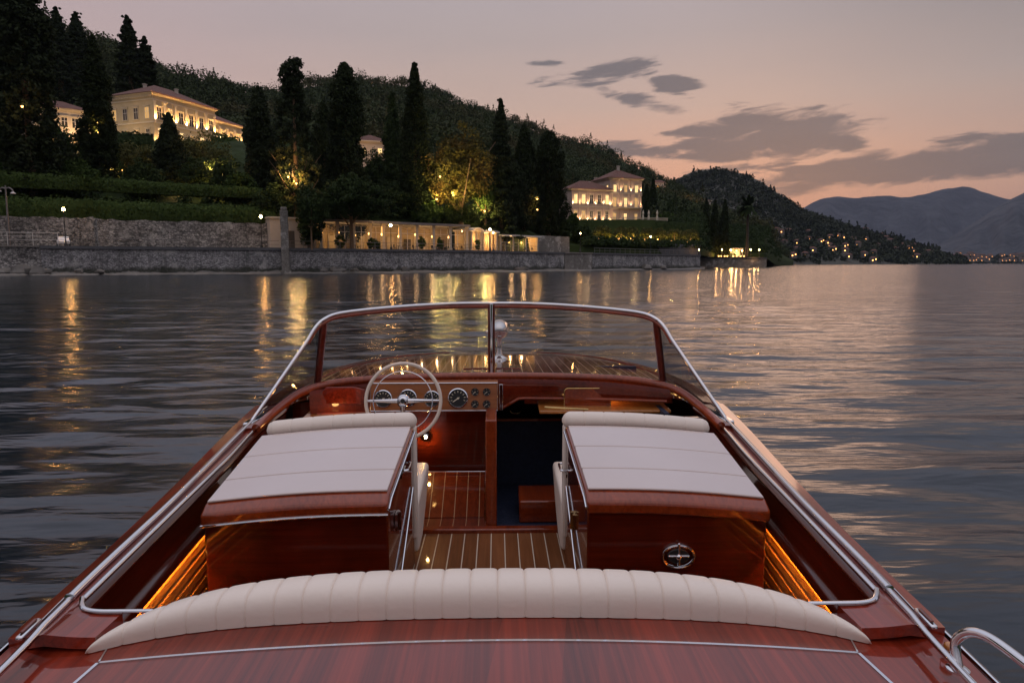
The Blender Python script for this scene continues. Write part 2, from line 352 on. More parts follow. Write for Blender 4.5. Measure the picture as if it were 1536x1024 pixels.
# clouds: soft-edged patches broken by stretched noise
pv=g.n('ShaderNodeCombineXYZ'); g.L.new(g.m('MULTIPLY',az,12.),pv.inputs[0]); g.L.new(g.m('MULTIPLY',g.m('SUBTRACT',el,g.m('MULTIPLY',az,.06)),56.),pv.inputs[1])
n1=g.noise(pv.outputs[0],1.,7,.62,.5)
pv2=g.n('ShaderNodeCombineXYZ'); g.L.new(g.m('MULTIPLY',az,2.6),pv2.inputs[0]); g.L.new(g.m('MULTIPLY',el,13.),pv2.inputs[1])
n2=g.noise(pv2.outputs[0],1.,6,.6,.3)
def AE(px,py):
    r=ray(px,py); return math.atan2(r[0],r[1]),math.atan2(r[2],math.hypot(r[0],r[1]))
tot=None
for px,py,rx,ry,tilt,w in ((1150,203,125,36,-.02,1.),(1075,200,70,16,.0,.8),(1110,232,90,10,.02,.75),(1235,212,55,14,-.1,.6),(1380,248,230,24,.08,1.),(1500,235,110,26,.04,1.),(1200,272,130,9,.05,.75),
                          (895,112,70,14,.15,.50),(995,122,50,13,-.25,.62),(960,152,55,9,-.3,.38),(825,95,26,4,0,.45),(960,225,55,11,-.1,.62),(1430,217,50,7,.1,.6),(1000,130,30,8,-.4,.4),(1120,250,60,5,.05,.45)):
    a0,e0=AE(px,py); ra=rx/1024.; re=ry/1024.
    u=g.m('MULTIPLY',g.m('SUBTRACT',az,a0),1/ra); v=g.m('MULTIPLY',g.m('SUBTRACT',g.m('SUBTRACT',el,e0),g.m('MULTIPLY',g.m('SUBTRACT',az,a0),tilt)),1/re)
    q=g.m('MULTIPLY',g.m('SUBTRACT',1.,g.m('ADD',g.m('MULTIPLY',u,u),g.m('MULTIPLY',v,v))),w)
    q=g.m('MAXIMUM',q,-2.)
    tot=q if tot is None else g.m('MAXIMUM',tot,q)
dn=g.m('MULTIPLY_ADD',g.m('SUBTRACT',n1,.5),5.6,g.m('MULTIPLY_ADD',tot,1.45,-.08))
cl=g.range(dn,-.42,.62,0,1,'SMOOTHSTEP')
ccol=g.mix(g.range(el,.08,.30),(.078,.072,.084),(.115,.105,.118))
base=g.mix(g.m('MULTIPLY',cl,.92),base,ccol)
veil=g.m('MULTIPLY',g.range(n2,.45,.75,0,1,'SMOOTHSTEP'),.16)
base=g.mix(veil,base,(.27,.235,.245))
sky=g.n('ShaderNodeTexSky',sky_type='NISHITA'); sky.sun_disc=False; sky.sun_elevation=R(1.5); sky.sun_rotation=R(22)
skys=g.n('ShaderNodeVectorMath',operation='SCALE'); g.L.new(sky.outputs[0],skys.inputs[0]); skys.inputs['Scale'].default_value=.012
g.L.new(g.mix(1.,base,skys.outputs[0],'ADD'),bg.inputs[0]); bg.inputs[1].default_value=1.
sl=bpy.data.lights.new('sun','SUN'); sl.energy=.12; sl.angle=R(20); sl.color=(1,.62,.42); so=bpy.data.objects.new('sun',sl); COL.objects.link(so)
so.rotation_euler=Vector((-math.sin(R(22)),-math.cos(R(22)),-math.tan(R(4)))).to_track_quat('-Z','Y').to_euler()
# ------------------------------------------------------------------ water
m,g,b=newmat('lake_water'); co=g.coord()
b.inputs['Base Color'].default_value=(.008,.014,.021,1); b.inputs['Roughness'].default_value=.15; b.inputs['IOR'].default_value=1.42
h1=g.noise(g.coord((.38,1.7,1)),1.,3,.5,.4); h2=g.noise(g.coord((1.4,5.0,1)),1.,3,.5,.3); h3=g.noise(g.coord((.13,.3,1)),1.,3,.5)
hh=g.m('MULTIPLY_ADD',h2,.30,g.m('MULTIPLY_ADD',h3,.5,h1))
g.put(b.inputs['Normal'],g.bump(hh,.5,.15)); M['lake_water']=m
def water_mesh():
    nr=1150; na=640
    rr=np.concatenate([[0.6],1.2*np.exp(np.linspace(0,math.log(24000/1.2),nr))]); aa=np.concatenate([np.linspace(-1.15,1.15,na)])
    A,Rr=np.meshgrid(aa,rr); x=Rr*np.sin(A); y=Rr*np.cos(A)-1.0
    sp=np.maximum(Rr*(rr[2]/rr[1]-1),Rr*(aa[1]-aa[0])*.6); z=np.zeros_like(x); r=np.random.default_rng(5)
    for i in range(64):
        lam=.40*(6.**r.uniform(0,1)); k=2*math.pi/lam; th=r.normal(0,.30)+math.pi/2; ph=r.uniform(0,6.28)
        amp=.0056*lam; w=np.clip((lam/sp-2.5)/3,0,1)
        z+=w*amp*np.sin(k*(x*math.cos(th)+y*math.sin(th))+ph)
    env=.75+.35*np.sin(x*.11+y*.05+1)*np.sin(y*.08-x*.03)
    z*=.46*env
    V=np.stack([x,y,z],-1); n=na
    rows=V.reshape(-1,3); I=np.arange((nr+1)*na).reshape(nr+1,na); q=np.stack([I[:-1,:-1],I[:-1,1:],I[1:,1:],I[1:,:-1]],-1).reshape(-1,4)
    return rows,q
def npmesh(name,V,q,mat,parent=None,sharp=180,flip=False):
    me=bpy.data.meshes.new(name); V=np.asarray(V,np.float32); q=np.asarray(q,np.int32)
    if flip: q=q[:,::-1].copy()
    me.vertices.add(len(V)); me.vertices.foreach_set('co',V.reshape(-1)); me.loops.add(q.size); me.loops.foreach_set('vertex_index',q.reshape(-1))
    me.polygons.add(len(q)); me.polygons.foreach_set('loop_start',np.arange(0,q.size,4,dtype=np.int32)); me.update(calc_edges=True); me.validate()
    return link(name,me,mat,parent,sharp=sharp,recalc=False)
V,q=water_mesh(); setting(npmesh('lake_water',V,q,'lake_water',flip=True))
# a plain sheet closes the lake beside and behind the boat
mb=MB(); mb.grid([[(-24000,-24000,-.45),(24000,-24000,-.45)],[(-24000,24000,-.45),(24000,24000,-.45)]]); setting(mb.build('lake_bed','earth'))
# ------------------------------------------------------------------ shore geometry
QZ=4.3
def azx(px):
    r=ray(px,395); return r[0]/r[1]
def pos(px,d): return np.array((CAM[0]+azx(px)*d,d))
QP=[(p,P(p,r,z=QZ)[1]) for p,r in((-60,367.3),(0,368),(120,368.8),(250,370.2),(430,371.6),(580,373.6),(735,375.8),(890,379),(980,380.6),(1050,382))]
_q0=QP[0]; _q1=QP[1]
QA0=pos(*_q0); QA1=pos(*_q1); dirl=(QA0-QA1)/np.linalg.norm(QA0-QA1)
def q_d(px):
    xs=[p for p,_ in QP]; 
    if px>=xs[0]: return float(np.interp(px,xs,[d for _,d in QP]))
    k=azx(px); # intersect the straight continuation
    # CAM.x+k*y = a0.x+dirl.x*t ; y=a0.y+dirl.y*t
    den=dirl[0]-k*dirl[1]; t=(CAM[0]+k*QA0[1]-QA0[0])/den; y=QA0[1]+dirl[1]*t
    return float(y) if (t>0 and y>20) else 60.
TC={}
def col(px,d0,prof,rrow,rd,zq=QZ,cut=7):
    zr=P(px,rrow,y=rd)[2]-cut; p=[(d0,zq)]+[(d0+a if rel else a,z) for a,z,rel in prof]
    (d7,z7)=p[-1]; p+= [(d7+(rd-d7)*.5,z7+(zr-z7)*.47),(rd,zr),(rd+220,zr*.55)]; TC[px]=p
def left(px,rrow,rd,L1=9.2,L2=12.5,g_=(150,21),v=(182,33),v2=(228,37)):
    d0=q_d(px); col(px,d0,[(9,QZ,1),(9.6,L1,1),(14,L1,1),(15,L2,1),(21,L2,1),(max(g_[0],d0+30),g_[1],0),(max(v[0],d0+60),v[1],0),(max(v2[0],d0+100),v2[1],0)],rrow,rd)
left(-700,-260,300); left(-400,-230,300); left(-150,-140,310); left(0,-50,330); left(60,5,350); left(140,42,370); left(210,75,400); left(300,105,430); left(370,128,470)
left(430,126,520,9,12,(150,17),(192,30),(236,38))
def midc(px,rrow,rd):
    d0=q_d(px); col(px,d0,[(15,QZ,1),(15.6,9,1),(18,9.4,1),(19,11,1),(25,11.8,1),(d0+42,15,0),(d0+75,28,0),(d0+110,37,0)],rrow,rd)
for a in((500,118,540),(540,110,560),(600,118,580),(650,128,600),(700,148,620),(760,171,640)): midc(*a)
def rightc(px,rrow,rd):
    d0=q_d(px); col(px,d0,[(10,QZ,1),(11,6.3,1),(18,7,1),(20,8,1),(30,8.6,1),(max(224,d0+38),9,0),(max(227,d0+41),16,0),(max(272,d0+70),17,0)],rrow,rd)
for a in((820,195,660),(880,206,680),(930,234,690),(970,253,700),(1010,268,710)): rightc(*a)
def tipc(px,d0,rrow,rd): col(px,d0,[(7,QZ,1),(7.6,6,1),(13,6.6,1),(15,7.2,1),(19,7.5,1),(d0+26,9,0),(d0+34,13,0),(d0+75,20,0)],rrow,rd)
tipc(1050,q_d(1050),300,720)
tipc(1066,282,306,720); tipc(1110,286,338,730); tipc(1150,288,362,745)
col(1165,420,[(5,2,1),(8,3,1),(12,4,1),(16,5,1),(22,6,1),(460,8,0),(480,9,0),(520,11,0)],372,745,zq=.3,cut=4)
col(1190,600,[(5,1,1),(8,2,1),(12,2,1),(16,3,1),(22,3,1),(640,4,0),(660,4,0),(690,5,0)],388,750,zq=-.5,cut=2)
TPX=sorted(TC); NK=len(TC[TPX[0]])
def cprof(px):
    px=min(max(px,TPX[0]),TPX[-1])
    return [(np.interp(px,TPX,[TC[p][k][0] for p in TPX]),np.interp(px,TPX,[TC[p][k][1] for p in TPX])) for k in range(NK)]
def ground(px,d):
    pr=cprof(px); return float(np.interp(d,[a for a,_ in pr],[b_ for _,b_ in pr]))
def px_of(x,y):
    k=(x-CAM[0])/y; lo,hi=-900,2400
    for _ in range(40):
        mid_=(lo+hi)/2
        if azx(mid_)<k: lo=mid_
        else: hi=mid_
    return lo
def terr():
    pxs=list(np.arange(-700,1190.1,9)); sub=7; V=[]; ncol=None
    for p in pxs:
        pr=cprof(p); c=[]
        for k in range(NK-1):
            for j in range(sub):
                t=j/sub; d=pr[k][0]+(pr[k+1][0]-pr[k][0])*t; z=pr[k][1]+(pr[k+1][1]-pr[k][1])*t
                if k>=8:
                    z+=7*math.sin(d*.021+p*.013)*math.sin(p*.021+1)*min(1,(d-pr[8][0])/80)*(.6 if k<NK-2 else .3)
                xy=pos(p,d); c.append((xy[0],xy[1],z))
        xy=pos(p,pr[-1][0]); c.append((xy[0],xy[1],pr[-1][1])); V.append(c)
    V=np.array(V); n0,n1=V.shape[:2]; I=np.arange(n0*n1).reshape(n0,n1); q=np.stack([I[:-1,:-1],I[1:,:-1],I[1:,1:],I[:-1,1:]],-1).reshape(-1,4)
    setting(npmesh('hillside',V.reshape(-1,3),q,'earth',sharp=60))
terr()
def polar_hill(name,prof,d0f,d1f,mat,z0=-1,noise_=0,n=14,cut=0,back=.3,pstep=6):
    """hill given by its skyline: (px,row); foot distance d0f(px), ridge distance d1f(px)"""
    xs=[a for a,_ in prof]; ys=[b_ for _,b_ in prof]; V=[]; pxs=np.arange(xs[0],xs[-1]+.1,pstep); nr=np.random.default_rng(3)
    ph=nr.uniform(0,6.3,12)
    for p in pxs:
        d0,d1=d0f(p),d1f(p); zr=max(P(p,float(np.interp(p,xs,ys)),y=d1)[2]-cut,z0+.5); c=[]
        for j in range(n+1):
            t=j/n; d=d0+(d1-d0)*t; s=(t**1.15)
            z=z0+(zr-z0)*s
            if noise_: z+=noise_*(zr-z0)*math.sin(t*math.pi)*(math.sin(p*.045+ph[0]+t*3)*.5+math.sin(p*.11+ph[1]-t*5)*.3+math.sin(p*.23+t*9+ph[2])*.2)
            xy=pos(p,d); c.append((xy[0],xy[1],z))
        xy=pos(p,d1*(1+back)); c.append((xy[0],xy[1],z0)); V.append(c)
    V=np.array(V); n0,n1=V.shape[:2]; I=np.arange(n0*n1).reshape(n0,n1); q=np.stack([I[:-1,:-1],I[1:,:-1],I[1:,1:],I[:-1,1:]],-1).reshape(-1,4)
    setting(npmesh(name,V.reshape(-1,3),q,mat,sharp=180)); return V,pxs
H2P=[(940,330),(985,285),(1010,266),(1030,256),(1050,251),(1075,250),(1110,257),(1135,268),(1160,285),(1180,299),(1200,313),(1225,322),(1250,331),(1300,346),(1350,360),(1400,374),(1420,384),(1450,392)]
h2d0=lambda p:float(np.interp(p,[940,1150,1420,1450],[850,900,1150,1400])); h2d1=lambda p:float(np.interp(p,[940,1060,1200,1300,1450],[1350,1500,1450,1400,1480]))
H2V,H2X=polar_hill('wooded_hill',H2P,h2d0,h2d1,'far_rock',noise_=.07,n=26,cut=5,back=.4)
FSP=[(1380,391),(1400,387),(1420,383),(1450,382),(1480,384),(1510,381),(1560,380),(1640,384),(1700,392)]
fd0=lambda p:2300.; fd1=lambda p:2800.
FSV,FSX=polar_hill('far_shore_land',FSP,fd0,fd1,'far_rock',n=8,cut=4,back=.2)
MTP=[(1000,345),(1100,340),(1160,330),(1195,315),(1215,303),(1232,297),(1250,293),(1270,296),(1300,297),(1320,293),(1345,296),(1370,295),(1390,287),(1408,282),(1425,281),(1445,281),(1462,287),(1480,292),(1500,298),(1530,303),(1600,312),(1750,320),(1900,330),(2000,340)]
NRP=[(1385,380),(1415,362),(1440,346),(1465,328),(1485,312),(1505,300),(1520,293),(1536,285),(1560,276),(1590,268),(1640,262),(1700,270),(1780,290),(1900,320)]
def jag(prof,a,seed):
    r=np.random.default_rng(seed); xs=np.arange(prof[0][0],prof[-1][0]+1,4.); ys=np.interp(xs,[p for p,_ in prof],[q for _,q in prof]); ys=np.convolve(np.pad(ys,3,'edge'),np.ones(7)/7,'valid')
    for w in(.045,.09,.17,.31,.6): ys=ys+a*r.uniform(.5,1)*(.09/w)**.55*np.sin(xs*w+r.uniform(0,6.3))
    return list(zip(xs,ys))
polar_hill('near_ridge',jag(NRP,.5,4),lambda p:4600.,lambda p:6400.,'mountain_rock',noise_=.16,n=26,back=.2,pstep=4)
polar_hill('far_mountains',jag(MTP,.8,2),lambda p:7000.,lambda p:9200.,'mountain_rock',noise_=.16,n=26,back=.35,pstep=5)
def hill_hit(V,X,px,row):
    i=int(np.clip(np.searchsorted(X,px),1,len(X)-1)); c=V[i]; best=None
    for a,b_ in zip(c[:-2],c[1:-1]):
        def rw(p):
            # row of a point straight from the sighting model
            aa=p[0]-CAM[0]; bb=p[1]; cc=p[2]-CAM[2]; fy=aa*math.sin(PS)+bb*math.cos(PS); dd=fy*math.cos(TH)-cc*math.sin(TH); uu=fy*math.sin(TH)+cc*math.cos(TH); return 512-F*uu/dd
        ra,rb=rw(a),rw(b_)
        if rb<=row<=ra: t=(ra-row)/(ra-rb+1e-9); best=a+(b_-a)*t; break
    return best if best is not None else c[1]
# ------------------------------------------------------------------ woods that read as one mass
def crowns(C,Rr,hh,nq,size,conif=None):
    """leaf quads for many crowns: centres C, radius Rr, half height hh"""
    n=len(C); u=rng.normal(size=(n,nq,3)); u/=np.linalg.norm(u,axis=2,keepdims=True); u[:,:,2]=np.abs(u[:,:,2])*1.1-.25
    rad=rng.uniform(.72,1.05,(n,nq,1))*(1+.22*np.sin(u[:,:,:1]*7+C[:,None,:1])*np.sin(u[:,:,1:2]*6+C[:,None,1:2]))
    p=u*rad
    if conif is not None:
        k=conif[:,None]; zz=rng.uniform(-.3,1,(n,nq)); an=rng.uniform(0,6.28,(n,nq)); cr=(1-zz)*.62*rng.uniform(.6,1.1,(n,nq))
        pc=np.stack([np.cos(an)*cr*.8,np.sin(an)*cr*.8,zz*1.5],2); p=np.where(k[...,None],pc,p)
    c=C[:,None,:]+p*np.stack([Rr,Rr,hh],1)[:,None,:]
    return leafquads(c.reshape(-1,3),(size*rng.uniform(.7,1.3,(n,nq))).reshape(-1),u.reshape(-1,3),.45)
def scatter_main(n):
    C=[];
    while len(C)<n:
        p=rng.uniform(-330,1180); pr=cprof(p); dv=pr[8][0]; t=rng.uniform(0,1.04)**.9; d=dv+8+(pr[10][0]+12-dv)*t
        z=ground(p,d)+7*math.sin(d*.021+p*.013)*math.sin(p*.021+1)*min(1,max(0,d-dv)/80)*.6
        C.append((*pos(p,d),z))
    return np.array(C)
C=scatter_main(5600); Rr=rng.uniform(2.4,5.0,len(C))*rng.choice((1,1,1.35),len(C)); hh=Rr*rng.uniform(.85,1.35,len(C)); C[:,2]+=hh*.45
setting(quads('woodland',crowns(C,Rr,hh,90,1.2,rng.uniform(size=len(C))<.07),'leaf_forest'),'stuff')
C=[]
while len(C)<3600:
    i=rng.integers(1,len(H2X)-1); j=int((1-abs(rng.triangular(-1,0,1)))*25); a=H2V[i,j]; b_=H2V[i+1,min(j+1,26)]; t=rng.uniform(0,1,2)
    p=H2V[i,j]*(1-t[0])+H2V[i+1,j]*t[0]; p=p*(1-t[1])+H2V[i,min(j+1,26)]*t[1]
    if H2X[i]<1170 and j>9 and rng.uniform()<.55: continue
    C.append(p)
C=np.array(C); Rr=rng.uniform(5,10,len(C)); C[:,2]+=Rr*.35
setting(quads('distant_woodland',crowns(C,Rr,Rr*1.05,26,4.6,rng.uniform(size=len(C))<.2),'leaf_far'),'stuff')
C=[]
for _ in range(260):
    i=rng.integers(0,len(FSX)-1); j=rng.integers(0,8); C.append(FSV[i,j]*(1-.5)+FSV[i+1,j]*.5+np.array((rng.uniform(-8,8),0,2)))
C=np.array(C); Rr=rng.uniform(8,15,len(C))
setting(quads('lakeside_woodland',crowns(C,Rr,Rr,20,8,None),'leaf_far'),'stuff')
# ------------------------------------------------------------------ air
m=bpy.data.materials.new('haze'); m.use_nodes=True; nt=m.node_tree; nt.nodes.clear()
pvn=nt.nodes.new('ShaderNodeVolumePrincipled'); on=nt.nodes.new('ShaderNodeOutputMaterial'); nt.links.new(pvn.outputs[0],on.inputs['Volume'])
pvn.inputs['Color'].default_value=(.40,.47,.64,1); pvn.inputs['Density'].default_value=3.7e-5; pvn.inputs['Anisotropy'].default_value=0.
M['haze']=m; m.cycles.homogeneous_volume=True
mb=MB(); mb.box((0,0,650),(49000,49000,1310)); hz=mb.build('haze','haze',sharp=0); setting(hz,'stuff')
# ================================================================== the motorboat
boat=thing('motorboat',(0,2.6,0),'varnished mahogany motorboat with cream cushions seen from its aft deck','boat')
hbf=cub([-1.6,-.8,0,.8,1.5,2.2,3,3.8,4.4,5.2,6.2,7.2,7.9,8.35],[.94,1.01,1.08,1.165,1.24,1.30,1.385,1.475,1.515,1.49,1.29,.86,.42,.03])
shf=cub([-1.6,0,1.5,2.6,3.6,4.4,5.5,6.8,8.35],[.66,.665,.69,.705,.735,.77,.785,.755,.62])
cof=cub([1.78,2.5,3.2,3.85,4.2],[1.128,1.185,1.238,1.30,1.30])
def zc(x,y,crown): s=shf(y); b=hbf(y); return crown-(crown-s)*min(1,(x/b))**2
# hull
ys=list(np.linspace(-1.6,8.35,60)); mb=MB()
for s in(-1,1):
    rows=[]
    for y in ys:
        b=hbf(y); t=max(0,(y-4.5)/3.85); k=.90-.55*t
        rows.append([(s*b,y,shf(y)+.005),(s*(b+.012),y,shf(y)-.03),(s*b*.985,y,shf(y)-.16),(s*b*(.95-.12*t),y,.35),(s*b*k,y,.02),(s*b*.55,y,-.22),(0,y,-.38)])
    mb.grid(rows)
y=-1.6; b=hbf(y); mb.add([(-b,y,shf(y)),(b,y,shf(y)),(b*.9,y,.02),(0,y,-.38),(-b*.9,y,.02)],[(0,1,2,3,4)])
hull=mb.build('hull','mahogany',boat)
mb=MB()
for s in(-1,1): mb.tube([(s*(hbf(y)+.012),y,shf(y)-.012) for y in np.linspace(-1.5,8.2,70)],.011,8)
mb.build('rubbing_strip','chrome',hull)
# aft deck, lower than the covering boards
mb=MB(); rows=[]
for y in np.linspace(-1.6,1.80,20):
    b=hbf(y)-.012; rows.append([(u*b,y,.755-(.755-shf(y)-.004)*u*u) for u in np.linspace(-1,1,33)])
mb.slab(rows,.03); aft=mb.build('aft_deck','mahogany_deck',boat)
def adz(x,y): return .755-(.755-shf(y)-.004)*(x/(hbf(y)-.012))**2
mb=MB()
def strip(pts,w,h):
    for i in range(len(pts)-1):
        a=np.array(pts[i]);c=np.array(pts[i+1]); t=(c-a); t=t/np.linalg.norm(t); nn=np.array((-t[1],t[0],0))*w/2; up=np.array((0,0,h))
        mb.hexa([a-nn-up,c-nn-up,c+nn-up,a+nn-up,a-nn+up,c-nn+up,c+nn+up,a+nn+up])
xs=np.linspace(-.95,.95,41); strip([(x,1.625-.02*x*x,adz(x,1.625-.02*x*x)+.001) for x in xs],.008,.0022)
for s in(-1,1): strip([(s*(.95+.10*t),1.605-.9*t,adz(s*(.95+.10*t),1.605-.9*t)+.001) for t in np.linspace(0,1.6,20)],.008,.0022)
for s in(-1,1): strip([(s*(.95+.03*t),1.612+.13*t,adz(s*(.95+.03*t),1.612+.13*t)+.001) for t in np.linspace(0,1,5)],.004,.0015)
mb.build('hatch_trim','chrome',aft)
# covering boards with the rounded aft lip and the inner edge of the cockpit opening
def cov_in(y):
    if y<1.79: return .985+.02*(1.79-y)
    if y<1.86: t=(y-1.79)/.07; return 1.06+(cof(1.86)-1.06)*math.sqrt(max(0,1-(1-t)**2))
    return cof(y)
def cvz(x,y): 
    i=cof(max(y,1.78)); o=hbf(y); t=min(1,max(0,(abs(x)-i)/(o-i))); zi=.753+.046*max(0,(y-1.8))/2.2; return zi+(shf(y)+.022-zi)*t
for s in(-1,1):
    mb=MB(); rows=[]
    for y in list(np.linspace(1.665,1.788,5))+list(np.linspace(1.79,1.86,9))+list(np.linspace(1.9,4.35,36)):
        a=cov_in(y); b=hbf(y)-.004; r=[]
        for t in np.linspace(0,1,12):
            x=a+(b-a)*t; yy=y+(.06*t*t if y<1.79 else 0)*(1.79-y)/.125; r.append((s*x,yy,cvz(x,yy)+.002))
        rows.append(r)
    mb.slab(rows,.032); mb.build('covering_board','mahogany_deck',boat,bevel=.012,seg=4)
# chrome gunwale rails: thick forward, thin aft; and the strip round the cockpit opening
rlf=cub([-1.2,0,1.0,1.6,1.88,2.6,3.3,4.1],[.91,1.0,1.08,1.14,1.18,1.242,1.312,1.388])
for s in(-1,1):
    mb=MB()
    mb.tube([(s*rlf(y),y,cvz(rlf(y),y)+.014) for y in np.linspace(1.875,4.1,40)],.0128,12)
    mb.tube([(s*rlf(y),y,max(cvz(rlf(y),max(y,1.66)) if y>1.66 else 0,adz(rlf(y),y)+.035)+.010) for y in np.linspace(-1.2,1.885,40)],.0095,12)
    mb.lathe([(.0095,-.004),(.0148,-.002),(.0148,.004),(.0128,.006)],(s*rlf(1.873),1.873,cvz(rlf(1.873),1.873)+.014),14,(0,1,0))
    mb.build('gunwale_rail','chrome',boat)
    mb=MB(); pts=[(s*(cov_in(y)),y,cvz(cov_in(y),y)+.006) for y in np.linspace(1.86,4.18,40)]
    mb.tube(pts,.0085,10,ry=.005)
    a=[(s*x,y,.762) for x,y in((cof(1.86)+.004,1.865),(1.118,1.83),(1.09,1.80),(1.05,1.787),(.98,1.785),(.9,1.785))]
    mb.tube(smooth_path(a,5),.007,10,ry=.005); mb.build('coaming_trim','chrome',boat)
    # second fine chrome line along the covering board
    mb=MB(); mb.tube([(s*(rlf(y)+.035),y,cvz(rlf(y)+.035,y)+.003) for y in np.linspace(1.75,4.3,40)],.0035,6); mb.build('deck_seam','chrome',boat)
    # inner coaming: rounded mahogany, ledge with the hidden light, slatted side below
    mb=MB(); rows=[]
    for y in np.linspace(1.80,4.25,40):
        c=cof(y); z=cvz(c,y)
        pr=[(-.002,-.004),(.010,-.010),(.018,-.022),(.016,-.034),(.006,-.044),(.006,-.135),(.012,-.145),(.020,-.150),(.028,-.156),(.032,-.166),(.030,-.186),(.024,-.186),(.022,-.164),(-.03,-.164)]
        rows.append([(s*(c-a),y,z+b) for a,b in pr])
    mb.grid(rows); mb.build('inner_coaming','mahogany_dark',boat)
    mb=MB(); rows=[]
    for y in np.linspace(1.80,4.40,20):
        c=cof(y)+.014; r=[]; z=cvz(cof(y),y)-.166
        for k in range(9):
            r+= [(s*(c-.004-k*.001),y,z-.004-k*.055),(s*(c-.012-k*.001),y,z-.012-k*.055),(s*(c-.012-k*.001),y,z-.046-k*.055),(s*(c-.002-k*.001),y,z-.052-k*.055)]
        rows.append(r)
    mb.grid(rows); mb.build('slatted_lining','slat_wood',boat,sharp=20)
    mb=MB(); rows=[[(s*(cof(y)-.008),y,cvz(cof(y),y)-.1665),(s*(cof(y)-.020),y,cvz(cof(y),y)-.1665)] for y in np.linspace(1.86,2.85,16)]; mb.slab(rows,.004); mb.build('light_strip','strip_glow',boat,sharp=0)
# cockpit floor, front wall of the well and cabin
mb=MB(); mb.slab([[(x,y,.15) for x in np.linspace(-1.06,1.06,9)] for y in np.linspace(1.8,3.80,6)],.03); mb.build('cockpit_floor','teak_floor',boat)
mb=MB(); mb.slab([[(x,y,.158) for x in np.linspace(-1.05,-.02,6)] for y in np.linspace(3.86,4.42,4)],.03); mb.build('helm_floor','helm_planks',boat)
mb=MB(); mb.frame((0,0,0),(1,0,0),(0,1,0),(0,0,1),(-1.06,1.06),(3.80,3.86),(.10,.175)); mb.build('floor_sill','mahogany_bright',boat,bevel=.008)
mb=MB(); mb.tube([(-.47,4.36,.345),(-.04,4.36,.345)],.004,8); mb.tube([(-.04,4.36,.345),(-.035,3.88,.18)],.003,8)
mb.build('footrest_trim','chrome',boat)
mb=MB(); mb.slab([[(x,4.02+.36*t,.165+.17*t) for x in np.linspace(-.9,-.045,5)] for t in(0,1)],.02); mb.build('footrest','helm_planks',boat)
mb=MB(); mb.frame((0,0,0),(1,0,0),(0,1,0),(0,0,1),(-1.3,-.03),(4.42,4.45),(.12,.80)); mb.build('bulkhead','mahogany_across',boat)
mb=MB(); mb.frame((0,0,0),(1,0,0),(0,1,0),(0,0,1),(-.03,.035),(3.87,4.46),(.15,.80)); mb.build('door_post','mahogany_bright',boat,bevel=.006)
mb=MB(); mb.frame((0,0,0),(1,0,0),(0,1,0),(0,0,1),(.52,1.3),(4.0,4.03),(.12,.78)); mb.build('bulkhead','mahogany_across',boat)
# the dark blue cabin seen through the doorway
mb=MB()
mb.frame((0,0,0),(1,0,0),(0,1,0),(0,0,1),(.0,1.2),(5.6,5.63),(.1,.85)); mb.frame((0,0,0),(1,0,0),(0,1,0),(0,0,1),(1.05,1.08),(4.03,5.6),(.1,.80)); mb.frame((0,0,0),(1,0,0),(0,1,0),(0,0,1),(-.1,1.2),(3.87,5.6),(.08,.13))
mb.frame((0,0,0),(1,0,0),(0,1,0),(0,0,1),(.04,1.05),(4.75,4.80),(.13,.60))
cabin=mb.build('cabin_lining','blue_lining',boat)
mb=MB(); mb.frame((0,0,0),(1,0,0),(0,1,0),(0,0,1),(.04,1.04),(4.70,4.749),(.60,.615)); mb.build('cabin_shelf','mahogany_bright',cabin)
mb=MB(); mb.frame((0,0,0),(1,0,0),(0,1,0),(0,0,1),(.17,.50),(4.0,4.3),(.131,.27)); mb.build('cabin_step','mahogany_bright',cabin,bevel=.01)
mb=MB(); mb.tube([(.17,4.745,.69),(.17,4.745,.645)],.004,8); mb.tube(smooth_path([(.13,4.745,.665),(.145,4.745,.648),(.17,4.745,.643),(.195,4.745,.648),(.21,4.745,.665)],4),.004,8); mb.build('cabin_hook','brass',cabin)
